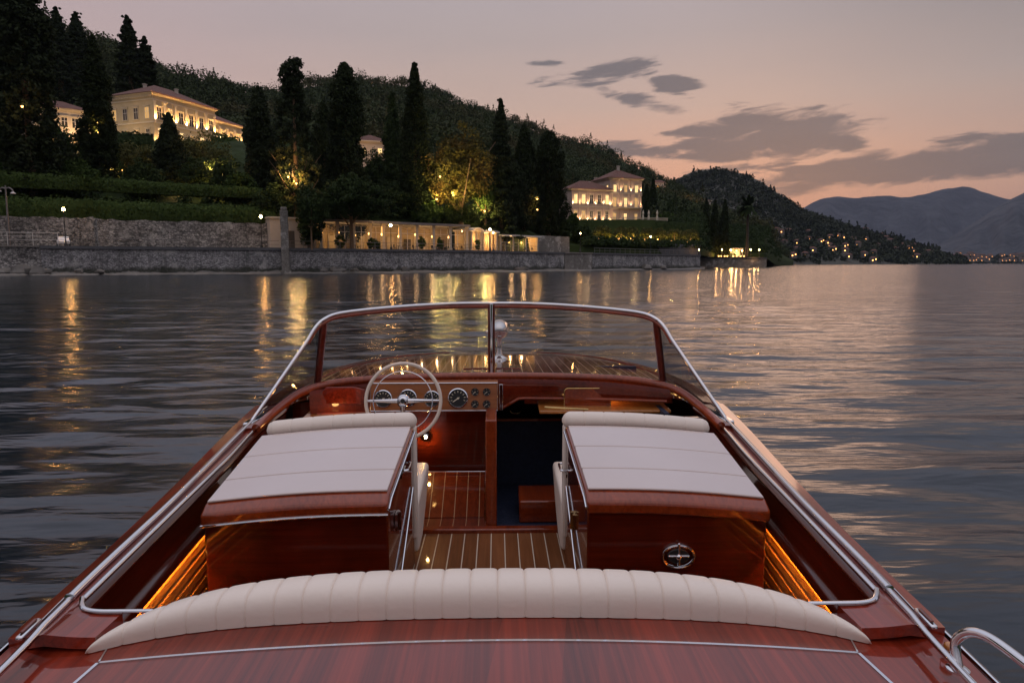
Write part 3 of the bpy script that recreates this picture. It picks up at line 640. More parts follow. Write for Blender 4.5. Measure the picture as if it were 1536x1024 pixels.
# seat boxes: sloping lid with pale panels, bolster, hinged side with handle, seat in front
def seatbox(s,strip_on):
    near,far=2.60,3.32; I=lambda y:.392-.017*(y-near)/.72; O=lambda y:1.128+.0*(y-near)
    zi=lambda y:.786+.112*(y-near)/.72; zo=lambda y:.742+.112*(y-near)/.72
    def top(u,y): # u 0 inboard..1 outboard
        x=I(y)+(O(y)-I(y))*u; return np.array((s*x,y,zi(y)+(zo(y)-zi(y))*u+.012*math.sin(math.pi*u)))
    mb=MB(); mb.hexa([(s*.397,2.622,.15),(s*1.122,2.622,.15),(s*1.122,3.36,.15),(s*.385,3.36,.15),(s*.397,2.622,.735),(s*1.122,2.622,.690),(s*1.122,3.36,.80),(s*.385,3.36,.85)])
    box=mb.build('seat_box','mahogany_across',boat,bevel=.008)
    mb=MB(); rows=[]
    for y in np.linspace(near,far,14):
        e=min(1,(y-near)/.05); dz=-.022*(1-math.sqrt(max(0,1-(1-e)**2))) ; rows.append([top(u,y)+np.array((0,0,dz)) for u in np.linspace(0,1,13)])
    mb.slab(rows,.052); mb.build('lid','mahogany_bright',box,bevel=.012,seg=3)
    if strip_on:
        mb=MB(); mb.tube([top(u,near-.002)+np.array((0,0,-.066)) for u in np.linspace(0,1,10)],.006,8); mb.build('lid_strip','chrome',box)
    mb=MB(); mb.tube([top(-.004,y)+np.array((0,0,-.030 if y>near+.03 else -.045)) for y in np.linspace(near,far,14)],.006,8); mb.build('edge_strip','chrome',box)
    for a,c in((2.652,2.83),(2.835,3.055),(3.06,3.30)):
        mb=MB(); mb.slab([[top(u,y)+np.array((0,0,.0105)) for u in np.linspace(.015,.985,13)] for y in np.linspace(a,c,6)],.010); mb.build('pad','sky_sheen',box,bevel=.0035)  # flat lid panel, its paleness painted for the reflected sky
    # bolster roll along the top of the backrest
    n=150; path=[]; rr=[]
    for i in range(n+1):
        u=-.01+1.02*i/n; p=top(min(max(u,0),1),3.36); p[0]=s*(I(3.36)+(O(3.36)-I(3.36)-.02)*u); e=abs(2*u-1); d=.045*max(.05,(1-max(0,(e-.9)/.12)**2))**.5
        f=(u*7.2)%1; seam=math.exp(-((min(f,1-f))/.035)**2); path.append(p+np.array((0,.02,.008))); rr.append(d*(1-.07*seam))
    mb=MB(); mb.tube(path,rr,20); mb.build('bolster','cream_leather',box)
    # cream backrest side piping and seat in front of the box
    mb=MB(); mb.frame((0,0,0),(1,0,0),(0,1,0),(0,0,1),(min(s*.372,s*1.08),max(s*.372,s*1.08)),(3.362,3.43),(.30,.885)); mb.build('backrest','cream_leather',box,bevel=.012)
    out=[(3.43,.20),(3.60,.22),(3.80,.33),(3.98,.475),(3.99,.505),(3.96,.525),(3.60,.50),(3.43,.475)]
    mb=MB(); mb.prism(out,(s*.37,0,0),(0,1,0),(0,0,1),(s,0,0),.70); mb.build('seat','cream_leather',box,bevel=.02,seg=3)
    # chrome handle, stay and hinge on the aisle side
    x=s*.386; mb=MB()
    a=P(605 if s<0 else 848,706,x=x); hx=-s*.028
    yy=a[1]; zz=a[2]
    mb.tube(smooth_path([(x,yy-.06,zz+.02),(x+hx*.8,yy-.06,zz+.02),(x+hx,yy-.045,zz+.02),(x+hx,yy+.045,zz+.02),(x+hx*.8,yy+.06,zz+.02),(x,yy+.06,zz+.02)],4),.006,8)
    mb.frame((x,yy,zz),(1,0,0),(0,1,0),(0,0,1),(-.004,.004),(-.07,.07),(-.014,.004)); mb.build('handle','chrome',box)
    mb=MB(); b=P(596 if s<0 else 860,780,x=x); mb.frame(b,(1,0,0),(0,1,0),(0,0,1),(-.006,.006),(-.03,.03),(-.035,.035)); mb.tube([(b[0]-s*.008,b[1],b[2]-.04),(b[0]-s*.008,b[1],b[2]+.04)],.008,8); mb.build('hinge','chrome' if s<0 else 'brass',box)
    mb=MB(); mb.tube([(x-s*.006,2.72,.30),(x-s*.006,3.28,.60)],.005,8); mb.build('stay','chrome',box)
    return box
seatbox(-1,True); bx=seatbox(1,False)
# oval chrome deck latch on the starboard box
c=np.array(P(1017,833,y=2.62)); mb=MB()
def oval(rx,rz,n=28): return [(rx*math.cos(2*math.pi*k/n),rz*math.sin(2*math.pi*k/n)) for k in range(n)]
mb.prism(oval(.068,.050),c,(1,0,0),(0,0,1),(0,-1,0),.006); mb.tube([c+np.array((a,-.008,b)) for a,b in oval(.064,.046)],.0045,8,closed=True)
flap=mb.build('latch_plate','chrome',bx)
mb=MB(); mb.prism(oval(.044,.030),c+np.array((0,-.0065,0)),(1,0,0),(0,0,1),(0,-1,0),.004); mb.build('latch_recess','black_rubber',flap)
mb=MB(); mb.ball(c+np.array((0,-.012,0)),(.013,.012,.013)); mb.tube([c+np.array((0,-.014,.0)),c+np.array((0,-.016,-.034))],.006,8); mb.tube([c+np.array((-.042,-.011,.004)),c+np.array((.042,-.011,.004))],.005,8); mb.tube([c+np.array((0,-.011,.0)),c+np.array((0,-.009,.052))],.006,8)
mb.ball(c+np.array((0,-.010,.052)),.007); mb.build('latch_lever','chrome',flap)
# the big aft bolster on the deck edge
n=648; mb=MB(); rows=[]
for i in range(n+1):
    u=-1+2*i/n; x=1.005*u; e=max(0.004,1-abs(u)**3.6)**.55; hgt=.086*e+.007; dep=.15*e+.01; yb=1.735-.085*u**4*abs(u)**1.5; zb=adz(x,yb)+.002
    f=((u+1)*13.5)%1; d=min(f,1-f); seam=math.exp(-(d/.11)**2)*.0025+math.exp(-(d/.03)**2)*.0045
    r=[]
    for k in range(17):
        a=math.pi*k/16; cy=math.cos(a); cz=math.sin(a); cy=math.copysign(abs(cy)**.8,cy); cz=cz**.72
        r.append((x+.03*u*abs(u)*cz*0,yb+dep*.52*(1-cy)*1.0+ (-.012*math.sin(a))+seam*cy*.6,zb+max(0,hgt-seam)*cz))
    rows.append(r)
mb.grid(rows); k0=len(rows[0]); mb.f.append(tuple(range(k0-1,-1,-1))); mb.f.append(tuple(n*k0+k for k in range(k0)))
for i in range(n): mb.f.append((i*k0,(i+1)*k0,(i+1)*k0+k0-1,i*k0+k0-1))
mb.build('aft_bolster','cream_leather',boat,sharp=60)
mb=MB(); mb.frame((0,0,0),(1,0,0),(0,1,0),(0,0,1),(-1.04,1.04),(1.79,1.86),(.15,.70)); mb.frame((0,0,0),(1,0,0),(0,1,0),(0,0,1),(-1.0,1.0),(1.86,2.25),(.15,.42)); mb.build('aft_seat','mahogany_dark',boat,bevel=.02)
# ---------------------------------------------------------------- foredeck
mb=MB(); rows=[]; nu=41
def fcrown(y): return float(np.interp(y,[4,4.7,5.5,6.5,7.5,8.35],[.93,.925,.885,.835,.725,.63]))
for t in np.linspace(0,1,40):
    r=[]
    for u in np.linspace(-1,1,nu):
        y0=4.70-.44*abs(u)**1.8; y=y0+(8.33-y0)*t; b=hbf(y)-.01; x=u*b; r.append((x,y,fcrown(y)-(fcrown(y)-shf(y)-.012)*abs(u)**2.1))
    rows.append(r)
mb.slab(rows,.02); fd=mb.build('foredeck','foredeck_wood',boat)
# plain mahogany border of the foredeck and the centre plates behind the glass
mb=MB()
for s in(-1,1):
    mb.slab([[(s*(hbf(y)-w),y,fcrown(y)-(fcrown(y)-shf(y)-.012)*((hbf(y)-w)/hbf(y))**2.1+.006) for w in(.014,.07,.14)] for y in np.linspace(4.32,7.6,30)],.006)
mb.build('margin_plank','mahogany_deck',fd)
mb=MB()
for s in(-1,1):
    out=[(s*.025,0),(s*.20,0),(s*.235,.05),(s*.235,.42),(s*.20,.50),(s*.025,.52)]
    rows=[[(s*x,5.15+yy,fcrown(5.15+yy)+.008-.04*x*x) for yy in(0,.15,.3,.45)] for x in(.025,.1,.18,.22)]
    mb.slab(rows,.01)
mb.build('deck_hatch','mahogany',fd,bevel=.004)
# searchlight on the foredeck
b0=np.array((.06,6.0,fcrown(6.0))); mb=MB(); mb.lathe([(.075,-.002),(.07,.012),(.035,.03),(.022,.07),(.02,.17),(.03,.20)],b0,18)
lm=mb.build('searchlight','chrome',boat)
mb=MB(); mb.lathe([(.02,-.13),(.05,-.11),(.072,-.05),(.082,.03),(.088,.06),(.07,.066)],b0+np.array((0,0,.26)),20,(0,1,-.05)); mb.build('light_housing','chrome',lm)
mb=MB(); mb.tube([b0+np.array((-.08,0,.25)),b0+np.array((-.12,-.02,.24))],.012,8); mb.build('side_bracket','chrome',lm)
# ---------------------------------------------------------------- windshield
half_top=[(0,4.74,1.424),(.3,4.705,1.423),(.6,4.59,1.412),(.84,4.45,1.397),(.98,4.35,1.380),(1.045,4.28,1.350),(1.085,4.235,1.305),(1.12,4.19,1.235)]
half_bot=[(0,4.74,.918),(.4,4.68,.92),(.75,4.585,.917),(1.0,4.46,.908),(1.13,4.385,.895)]
base_pt=(1.372,3.88,.80)
def mir(s,p): return (s*p[0],p[1],p[2])
ws=None
mb=MB()
full=[mir(-1,p) for p in [base_pt]+half_top[::-1]]+[p for p in half_top[1:]+[base_pt]]
L=smooth_path([mir(-1,p) for p in half_top[::-1]]+half_top[1:],6)
L=[np.array(mir(-1,base_pt))]+[np.array(mir(-1,base_pt))*(1-t)+L[0]*t for t in(.25,.5,.75)]+L+[L[-1]*(1-t)+np.array(base_pt)*t for t in(.25,.5,.75)]+[np.array(base_pt)]
mb.tube(L,.0115,12); ws=mb.build('windshield_frame','chrome',boat)
mb=MB(); mb.tube([p+np.array((0,-.006,-.022)) for p in L[4:-4]],.011,10); mb.build('inner_frame','mahogany_bright',ws)
topc=smooth_path([mir(-1,p) for p in half_top[:6][::-1]]+half_top[1:6],8); botc=smooth_path([mir(-1,p) for p in half_bot[::-1]]+half_bot[1:],10)
def samp(path,t):
    x=t*(len(path)-1); i=min(int(x),len(path)-2); return path[i]*(1-(x-i))+path[i+1]*(x-i)
for a,c in((.012,.492),(.508,.988)):
    rows=[[samp(botc,t)*(1-k)+(samp(topc,t)+np.array((0,0,-.02)))*k for t in np.linspace(a,c,24)] for k in np.linspace(0,1,6)]
    mb=MB(); mb.slab(rows,.005,(0,1,0)); mb.build('front_glass','windshield_glass',ws)
mb=MB(); mb.tube([p+np.array((0,0,.002)) for p in botc],.011,8); mb.build('gasket','black_rubber',ws)
mb=MB(); mb.tube([p+np.array((0,-.022,-.004)) for p in botc],.006,8); mb.build('sill_strip','chrome',ws)
for s in(-1,1):
    t1=np.array(mir(s,half_top[5])); b1=np.array(mir(s,half_bot[-1])); bp=np.array(mir(s,base_pt))
    mb=MB(); dv=(b1-t1); u=dv/np.linalg.norm(dv); w=np.array((s*.55,-.83,0)); n_=np.cross(u,w)
    mb.frame(t1,u,w,n_,(0,np.linalg.norm(dv)),(-.02,.02),(-.012,.012)); mb.build('corner_post','mahogany',ws,bevel=.004)
    mb=MB(); mb.frame(t1,u,w,n_,(0,np.linalg.norm(dv)),(-.027,-.021),(-.009,.009)); mb.build('post_strip','chrome',ws)
    rows=[[t1*(1-k)+b1*k+(bp-b1)*j*k+ (np.array(mir(s,half_top[7]))-t1)*j*(1-k) for j in np.linspace(0,1,6)] for k in np.linspace(0.02,1,8)]
    mb=MB(); mb.slab(rows,.005,(s*.8,.5,0)); mb.build('side_glass','side_pane_glass',ws)
    mb=MB(); mb.tube([b1,(b1+bp)/2+np.array((0,0,.004)),bp],.010,8); mb.build('side_gasket','black_rubber',ws)
    mb=MB(); mb.tube([b1+np.array((-s*.02,-.012,-.004)),bp+np.array((-s*.02,-.02,.0))],.006,8); mb.build('side_sill','chrome',ws)
    mb=MB(); mb.frame(bp,(1,0,0),(0,1,0),(0,0,1),(-.03,.03),(-.07,.05),(-.035,.006)); mb.build('base_foot','chrome',ws,bevel=.01)
mb=MB(); mb.frame((0,4.74,.90),(1,0,0),(0,1,0),(0,0,1),(-.024,-.010),(-.022,.012),(0,.515)); mb.frame((0,4.74,.90),(1,0,0),(0,1,0),(0,0,1),(.010,.024),(-.022,.012),(0,.515)); mb.build('centre_post','mahogany',ws,bevel=.004)
mb=MB(); mb.frame((0,4.74,.895),(1,0,0),(0,1,0),(0,0,1),(-.0095,.0095),(-.034,.010),(0,.53)); mb.build('post_cover','chrome',ws,bevel=.004)
# ---------------------------------------------------------------- dashboard
roll=smooth_path([mir(-1,p) for p in((1.285,3.70,.80),(1.25,3.95,.85),(1.17,4.16,.91),(1.02,4.26,.945),(.8,4.32,.962),(.4,4.36,.972))]+[(0,4.37,.975)]+[(.4,4.36,.972),(.8,4.32,.962),(1.02,4.26,.945),(1.17,4.16,.91),(1.25,3.95,.85),(1.285,3.70,.80)],7)
mb=MB(); mb.tube(roll,.026,12); dash=mb.build('dash_roll','mahogany_bright',boat)
mb=MB(); rows=[]
fr=botc
for t in np.linspace(0.0,1,50):
    a=samp(roll[20:-20],t); c=samp(botc,t); rows.append([a,(a+c)/2,c+np.array((0,0,-.012))])
mb.slab(rows,.012); mb.build('cowl','mahogany',dash)
for s in(-1,1):
    mb=MB(); rows=[]
    sd=roll[:22] if s<0 else roll[::-1][:22]
    for i,p in enumerate(sd):
        t=i/21; o=np.array(mir(s,(1.36,3.70,.80)))*(1-t)+np.array(mir(s,(1.14,4.40,.89)))*t
        rows.append([p,(p+o)/2+np.array((0,0,.004)),o])
    mb.slab(rows,.015); mb.build('side_cowl','mahogany',dash)
# main face of the dash
mb=MB(); ft=[]; 
xs=np.linspace(-1.12,1.12,41)
def dyf(x): return 4.31-.10*abs(x)**2.2
def dtop(x): return .965-.035*abs(x)**3
def dbot(x): return .772 if x<.05 else .772+.075*min(1,max(0,(x-.05)/.13))**1.0*(1 if x<.2 else 1)
mb.slab([[(x,dyf(x)+.0,dtop(x)) for x in xs],[(x,dyf(x)-.01,(dtop(x)+dbot(x))/2) for x in xs],[(x,dyf(x),dbot(x)) for x in xs]],.02,(0,1,0)); mb.build('dash_face','mahogany',dash,sharp=60)
mb=MB(); mb.tube([(x,dyf(x)-.008,dbot(x)-.004) for x in np.linspace(-1.08,1.10,60)],.010,8); mb.build('dash_lower_roll','mahogany_bright',dash)
mb=MB(); mb.slab([[(x,4.14,.795) for x in np.linspace(.30,1.12,6)],[(x,4.42,.805) for x in np.linspace(.30,1.12,6)]],.02); mb.build('glove_shelf','slat_wood',dash,bevel=.006)
mb=MB(); mb.frame((0,0,0),(1,0,0),(0,1,0),(0,0,1),(.22,1.2),(4.43,4.45),(.78,.90)); mb.build('shelf_back','mahogany_bright',dash)
mb=MB(); mb.tube([(.33,4.12,.822),(.60,4.12,.806)],.006,8); mb.build('shelf_rail','brass',dash)
plight((.75,4.37,.875),.45,(1,.52,.16),.03,boat,'courtesy_light'); plight((-.95,4.1,.80),.3,(1,.52,.16),.02,boat,'courtesy_light')
mb=MB(); mb.slab([[(x,4.06,.765) for x in np.linspace(-1.15,-.78,6)],[(x,4.3,.775) for x in np.linspace(-1.15,-.78,6)]],.02); mb.build('side_shelf','slat_wood',dash,bevel=.006)
# instrument panel
pc=4.17
pn=MB(); pn.hexa([(-.755,pc+.02,.785),(.045,pc+.02,.785),(.045,pc+.14,.785),(-.755,pc+.14,.785),(-.755,pc+.045,.962),(.045,pc+.045,.962),(.045,pc+.15,.962),(-.755,pc+.15,.962)])
panel=pn.build('instrument_panel','dash_copper',dash,bevel=.006)
def pf(x,z): return np.array((x,pc+.02+.025*(z-.785)/.177-.002,z))
mb=MB(); mb.tube([pf(-.75,.788),pf(.04,.788),pf(.04,.958),pf(-.75,.958)],.0045,6,closed=True); mb.frame((.052,pc+.01,.79),(1,0,0),(0,1,0),(0,0,1),(0,.022),(0,.02),(0,.165)); mb.build('panel_trim','chrome',panel,bevel=.002)
def gauge(px,py,r,big):
    p=P(px,py,y=pc+.03); c=pf(p[0],p[2])
    mb=MB(); mb.lathe([(r*.93,0),(r*1.1,.004),(r*1.12,.012),(r*1.02,.017),(r*.95,.012),(r*.93,.006)],c+np.array((0,.004,0)),26,(0,-1,.14)); gb=mb.build('gauge','chrome',panel)
    mb=MB(); mb.lathe([(r*.94,0),(r*.94,.006)],c+np.array((0,.002,0)),26,(0,-1,.14)); mb.build('gauge_face','gauge_face',gb)
    mb=MB(); f=c+np.array((0,-.0052,0))
    for k in range(11 if big else 5):
        a=R(225-270*k/(10 if big else 4)); d=np.array((math.cos(a),0,math.sin(a))); pr=np.array((-math.sin(a),0,math.cos(a)))
        mb.frame(f,d,pr,(0,-1,0),(r*.66,r*.86),(-r*.035,r*.035),(0,.001))
    a=R(215); d=np.array((math.cos(a),0,math.sin(a))); pr=np.array((-math.sin(a),0,math.cos(a)))
    mb.frame(f,d,pr,(0,-1,0),(-r*.2,r*.7),(-r*.05,r*.05),(.001,.002)); mb.lathe([(r*.12,0),(r*.1,.003)],f,10,(0,-1,0)); mb.build('gauge_marks','gauge_mark',gb,sharp=0)
for px,py,r,bg_ in((575,598,.050,1),(612,597,.050,1),(648,598,.046,1),(687,597,.056,1),(712.5,588,.023,0),(730,588,.023,0),(712.5,605.5,.023,0),(730,605.5,.023,0)): gauge(px,py,r,bg_)
# glove box door
c=np.array(P(881,597,y=4.27)); oo=[]
for cx,cz,a0 in((.123,.042,0),(-.123,.042,90),(-.123,-.042,180),(.123,-.042,270)):
    for k in range(7): a=R(a0+15*k); oo.append((cx+.022*math.cos(a),cz+.022*math.sin(a)))
yy=dyf(.55)-.016; mb=MB(); mb.prism(oo,(c[0],yy,c[2]),(1,0,0),(0,0,1),(0,-1,0),.006); mb.build('glove_box_door','mahogany_bright',dash)
mb=MB(); mb.tube([(c[0]+a*1.02,yy-.006,c[2]+b*1.02) for a,b in oo],.0035,6,closed=True); mb.build('glove_box_trim','brass',dash)
mb=MB(); mb.prism([(-.0,-.04),(.26,-.04),(.28,-.02),(.28,.05),(.22,.065),(.04,.065),(0,.02)],(-1.06,4.205,.875),(1,-.05,0),(0,0,1),(0,-1,0),.008); mb.build('dash_pocket','mahogany_deck',dash,bevel=.005)
# steering wheel
wc=np.array(P(605,601,y=3.85)); wa=Vector((0,-1,.20)).normalized(); qx=Vector((1,0,0)); qz=wa.cross(qx); qz=-qz if qz.z<0 else qz
def wp(r,a,off=0): return wc+np.array(qx)*r*math.cos(a)+np.array(qz)*r*math.sin(a)+np.array(wa)*off
mb=MB(); mb.tube([wp(.213,2*math.pi*k/64) for k in range(64)],.0105,12,closed=True); sw=mb.build('steering_wheel','cream_rim',boat)
mb=MB(); mb.tube([wp(.168,2*math.pi*k/56,.02)+np.array((0,0,.0)) for k in range(56)],.0032,8,closed=True); mb.build('horn_ring','chrome',sw)
mb=MB(); mb.tube([wp(.205,math.pi),wp(.12,math.pi,.012),wp(.03,math.pi,.02)],[.007,.010,.014],10); mb.tube([wp(.205,0),wp(.12,0,.012),wp(.03,0,.02)],[.007,.010,.014],10); mb.tube([wp(.06,-math.pi/2,.01),wp(.03,-math.pi/2,.014)],[.012,.02],10); mb.build('spoke','chrome',sw)
mb=MB(); mb.lathe([(.034,-.03),(.040,-.005),(.034,.015),(.022,.026),(.012,.032)],wc,20,tuple(wa)); mb.build('hub','chrome',sw)
mb=MB(); mb.lathe([(.014,0),(.012,.006)],wc+np.array(wa)*.031,12,tuple(wa)); mb.build('hub_cap','black_rubber',sw)
mb=MB(); mb.tube([wc-np.array(wa)*.02,wc-np.array(wa)*.36],.022,12); mb.build('steering_column','chrome',sw)
# courtesy lamp on the helm bulkhead
lp=np.array(P(638,657,y=4.36)); mb=MB(); mb.lathe([(.022,0),(.020,.012),(.012,.016)],lp+np.array((0,.05,0)),14,(0,-1,0)); cl_=mb.build('courtesy_lamp','chrome',boat)
mb=MB(); mb.ball(lp+np.array((0,.025,0)),.0085); mb.build('bulb','courtesy_glow',cl_)

plight((.45,3.95,.72),.10,(1,.5,.14),.02,boat,'courtesy_light')
# grab handle and small fittings on the starboard quarter
a=np.array(P(1437,1000,z=.735)); 
hp=[a,a+np.array((.004,.02,.05)),a+np.array((.018,-.0,.088)),a+np.array((.034,-.05,.102)),a+np.array((.04,-.16,.100)),a+np.array((.04,-.30,.095)),a+np.array((.036,-.37,.07)),a+np.array((.03,-.38,.0))]
mb=MB(); mb.tube(smooth_path(hp,6),.0115,14); gh=mb.build('grab_handle','chrome',boat)
mb=MB(); mb.lathe([(.026,0),(.026,.005),(.016,.012)],a+np.array((0,0,-.008)),16); mb.build('handle_foot','chrome',gh)
for s,px,py in((1,1405,932),(-1,34,918)):
    c=np.array((s*(rlf(1.735)+.042),1.735,cvz(rlf(1.735)+.042,1.735)+.003)); mb=MB(); mb.frame(c,(.12*s,.99,0),(1,0,0),(0,0,1),(-.05,.05),(-.010,.010),(0,.012)); fp=mb.build('fairlead','chrome',boat,bevel=.005)
    mb=MB(); mb.frame(c,(.12*s,.99,0),(1,0,0),(0,0,1),(-.035,.035),(-.005,.005),(.0125,.018)); mb.build('fairlead_pad','mahogany',fp,bevel=.002)
c=np.array((rlf(1.61)+.045,1.61,.722)); mb=MB(); mb.lathe([(.019,0),(.018,.012),(.012,.016)],c+np.array((0,0,-.012)),14); nb=mb.build('navigation_lamp','chrome',boat)
mb=MB(); mb.ball(c+np.array((0,0,.010)),(.014,.018,.012)); mb.build('lens','amber_glass',nb)
c=np.array((-rlf(1.5)-.05,1.5,.705)); mb=MB(); mb.frame(c,(-.1,.99,0),(1,0,0),(0,0,1),(-.07,.07),(-.014,.014),(0,.014)); mb.build('mooring_plate','chrome',boat,bevel=.005)
# ================================================================== quay, walls, beach
def qpt(px,off=0.):
    """point of the quay edge line at column px, moved inland by off metres (level plan)"""
    d=q_d(px) if px<=1050 else 284.; a=pos(px,d)
    b=pos(px+4,q_d(px+4)) if px<1044 else pos(1050,q_d(1050)); c=pos(px-4,q_d(px-4)) if px>-800 else a
    t=b-c; t/=np.linalg.norm(t)+1e-9; n=np.array((-t[1],t[0])); return a+n*off
def qline(p0,p1,off,step=12):
    n=max(2,int(abs(p1-p0)/step)); return [qpt(p0+(p1-p0)*i/n,off) for i in range(n+1)]
def wall_run(name,line,z0,z1,t,mat,parent=None,bevel=0,jit=0.):
    """thick wall along a plan line (outer face on the line, thickness inland)"""
    L=[np.array(p) for p in line]; mb=MB(); rows=[]
    for i,p in enumerate(L):
        d=L[min(i+1,len(L)-1)]-L[max(i-1,0)]; d/=np.linalg.norm(d); n=np.array((-d[1],d[0])); q=p+n*t
        za=z1(i/(len(L)-1)) if callable(z1) else z1; za+=rng.normal()*jit
        rows.append([(p[0]+n[0]*-.12*(za-z0)/4,p[1]+n[1]*-.12*(za-z0)/4,z0),(p[0],p[1],za),(q[0],q[1],za),(q[0],q[1],z0)])
    mb.grid(rows,True); mb.f.append((3,2,1,0)); k=len(mb.v)-4; mb.f.append((k,k+1,k+2,k+3))
    return mb.build(name,mat,parent,bevel,sharp=30)
def quay(p0,p1,label,mat='quay_stone',z1=QZ-.45,cap=True,capmat='coping_stone'):
    a=qpt(p0); t=thing('quay_wall',(a[0],a[1],0),label,'wall'); wall_run('wall',qline(p0,p1,0),-.6,z1,2.2,mat,t)
    if cap: wall_run('coping',qline(p0,p1,-.25),z1+.004,QZ,2.8,capmat,t)
    return t
quay(-420,62,'pale rubble quay wall below the white railing and the parked car','rubble_stone',QZ-.2,True,'paving')
quay(62.5,427,'long stone quay wall with dark coping between the first lamp and the stone pillar')
quay(428.5,735,'stone quay wall with dark coping in front of the lit garden pavilion')
quay(735.5,846,'stone quay wall below the row of small lit lakeside rooms')
quay(847,888,'short pale lamplit bay of the quay wall with landing steps','ashlar_stone',QZ-.3,True,'paving')
quay(888.5,1050,'dark capped quay wall in front of the illuminated topiary terrace')
# promenade
rows=[[(*qpt(p,o),QZ-.03) for o in(2.5,6,11,16)] for p in np.arange(-420,1051,15)]
mb=MB(); mb.slab(rows,.5); setting(mb.build('promenade','paving'))
# beach along the foot of the walls
rows=[]
for p in np.arange(-420,1058,3):
    w=np.interp(p,[-420,0,90,200,430,470,560,700,850,900,1058],[6,8,5,5,2.5,4,6.5,5,5,3.5,3])*(1+.35*math.sin(p*.07)+.25*math.sin(p*.19+1)+.15*math.sin(p*.41))
    h=.34*(1+.35*math.sin(p*.06+2)+.2*math.sin(p*.17)); r=[]
    for o,z in((.6,h+.15),(-.1,h),(-w*.35,h*.62),(-w*.7,.22),(-w,.02),(-w-2.5,-.5)): r.append((*qpt(p,o),z+rng.normal()*.05))
    rows.append(r)
mb=MB(); mb.grid(rows); setting(mb.build('beach','beach_gravel',sharp=180))
import itertools
def rockmesh(c,s,mb):
    b=MB(); b.ball((0,0,0),1,9,6)
    for v in b.v:
        k=1+.28*math.sin(v[0]*3+c[0])+.2*math.sin(v[1]*4+v[2]*3+c[1]); mb.v.append((c[0]+v[0]*s*k*1.3,c[1]+v[1]*s*k,c[2]+v[2]*s*.7*k))
    k0=len(mb.v)-len(b.v); mb.f+=[tuple(i+k0 for i in f) for f in b.f]
rk=[(8,404,1.1),(22,406,.8),(38,403,1.3),(55,405,.9),(70,402,1.2),(120,407,.6),(150,405,.5),(480,402,.7),(500,403,.9),(525,402,.6),(600,403,.8),(770,402,.9),(960,402,1.3),(985,402.3,.9)]
for px,row,s in rk:
    a=qpt(px,-1.2-s); mb=MB(); rockmesh((a[0],a[1],.45),s,mb); tag(mb.build('shore_rock','beach_gravel',sharp=30),'low grey boulder lying at the foot of the quay wall','rock','boulders at the foot of the quay')
# railing runs
def railing(p0,p1,mat,label,off=.25,h=1.15,step=2.2,bars=2,z=QZ):
    L=qline(p0,p1,off,6); a=L[0]; t=thing('railing',(a[0],a[1],z),label,'railing','railings along the quay edge')
    mb=MB()
    for k in range(bars): mb.tube([(p[0],p[1],z+h*(1-k*.5/max(1,bars-1)*1.1)) for p in L],.045 if k==0 else .03,6)
    mb.build('rail',mat,t,sharp=0)
    D=[0]
    for i in range(1,len(L)): D.append(D[-1]+np.linalg.norm(L[i]-L[i-1]))
    for s in np.arange(.2,D[-1],step):
        x=np.interp(s,D,[p[0] for p in L]); y=np.interp(s,D,[p[1] for p in L]); mb=MB(); mb.box((x,y,z+h/2),(.07,.07,h)); mb.build('post',mat,t,sharp=0)
railing(-260,92,'white_paint','white two-bar railing beside the parked car at the left end',h=1.9,step=3.2,bars=3)
railing(98,420,'rail_metal','thin metal railing in front of the rough garden wall')
railing(436,726,'rail_metal','thin metal railing before the garden pavilion')
railing(740,856,'rail_metal','thin metal railing before the small lakeside rooms')
railing(892,1048,'rail_metal','thin metal railing below the topiary terrace')
# stone pillar
a=qpt(428,-.5); zt=P(428,313,y=a[1])[2]; t=thing('stone_pillar',(a[0],a[1],-.4),'tall weathered stone pillar standing out of the water at the quay','pillar')
mb=MB(); mb.frame((a[0],a[1],-.4),(.97,.22,0),(-.22,.97,0),(0,0,1),(-.62,.62),(-.6,.6),(0,zt+.1)); mb.build('shaft','ashlar_stone',t,bevel=.08)
mb=MB(); mb.frame((a[0],a[1],zt-.3),(.97,.22,0),(-.22,.97,0),(0,0,1),(-.5,.5),(-.5,.5),(0.004,.55)); mb.build('cap','ashlar_stone',t,bevel=.15)
mb=MB(); mb.frame((a[0],a[1],-.45),(.97,.22,0),(-.22,.97,0),(0,0,1),(-.85,.85),(-.85,.85),(0,1.0)); mb.build('base','ashlar_stone',t,bevel=.1)
# garden wall of rough stone behind the promenade (left)
a=qpt(-420,9); t=tag(wall_run('garden_wall',qline(-420,404,9.0,10),3.9,lambda u:9.25-.5*u,1.0,'rubble_stone',jit=.10),'high rough stone retaining wall behind the lakeside walk','wall')
# ------------------------------------------------------------------ street lamps
def lamp(px,row_top,off,label,z=QZ,d=None,scale=1.,glow='lamp_glow',group='lit lamps along the lakeside'):
    a=qpt(px,off) if d is None else pos(px,d); zt=P(px,row_top,y=a[1])[2]; h=zt-z; x=P(px,row_top,y=a[1])[0]
    t=thing('street_lamp',(x,a[1],z),label,'lamp',group); mb=MB()
    mb.lathe([(.22,0),(.22,.35),(.12,.45),(.09,.9),(.065,1.0),(.05,h-.45),(.09,h-.40),(.11,h-.30)],(x,a[1],z),10); mb.build('pole','iron',t)
    r=.215*scale; mb=MB(); mb.ball((x,a[1],zt),(r,r,r*1.1),10,8); mb.build('lantern',glow,t)
    mb=MB(); mb.lathe([(.22*scale,0),(.15*scale,.10),(.03,.2)],(x,a[1],zt+r*1.0),10); mb.build('lamp_cap','iron',t)
lamp(95,314,.8,'glowing lamp on a dark post beside the parked white car')
lamp(391,325,.8,'glowing lamp on a post just before the stone pillar')
lamp(586,338,1.2,'glowing lamp in front of the pillared garden pavilion')
lamp(735,344,1.0,'glowing lamp at the end of the garden pavilion')
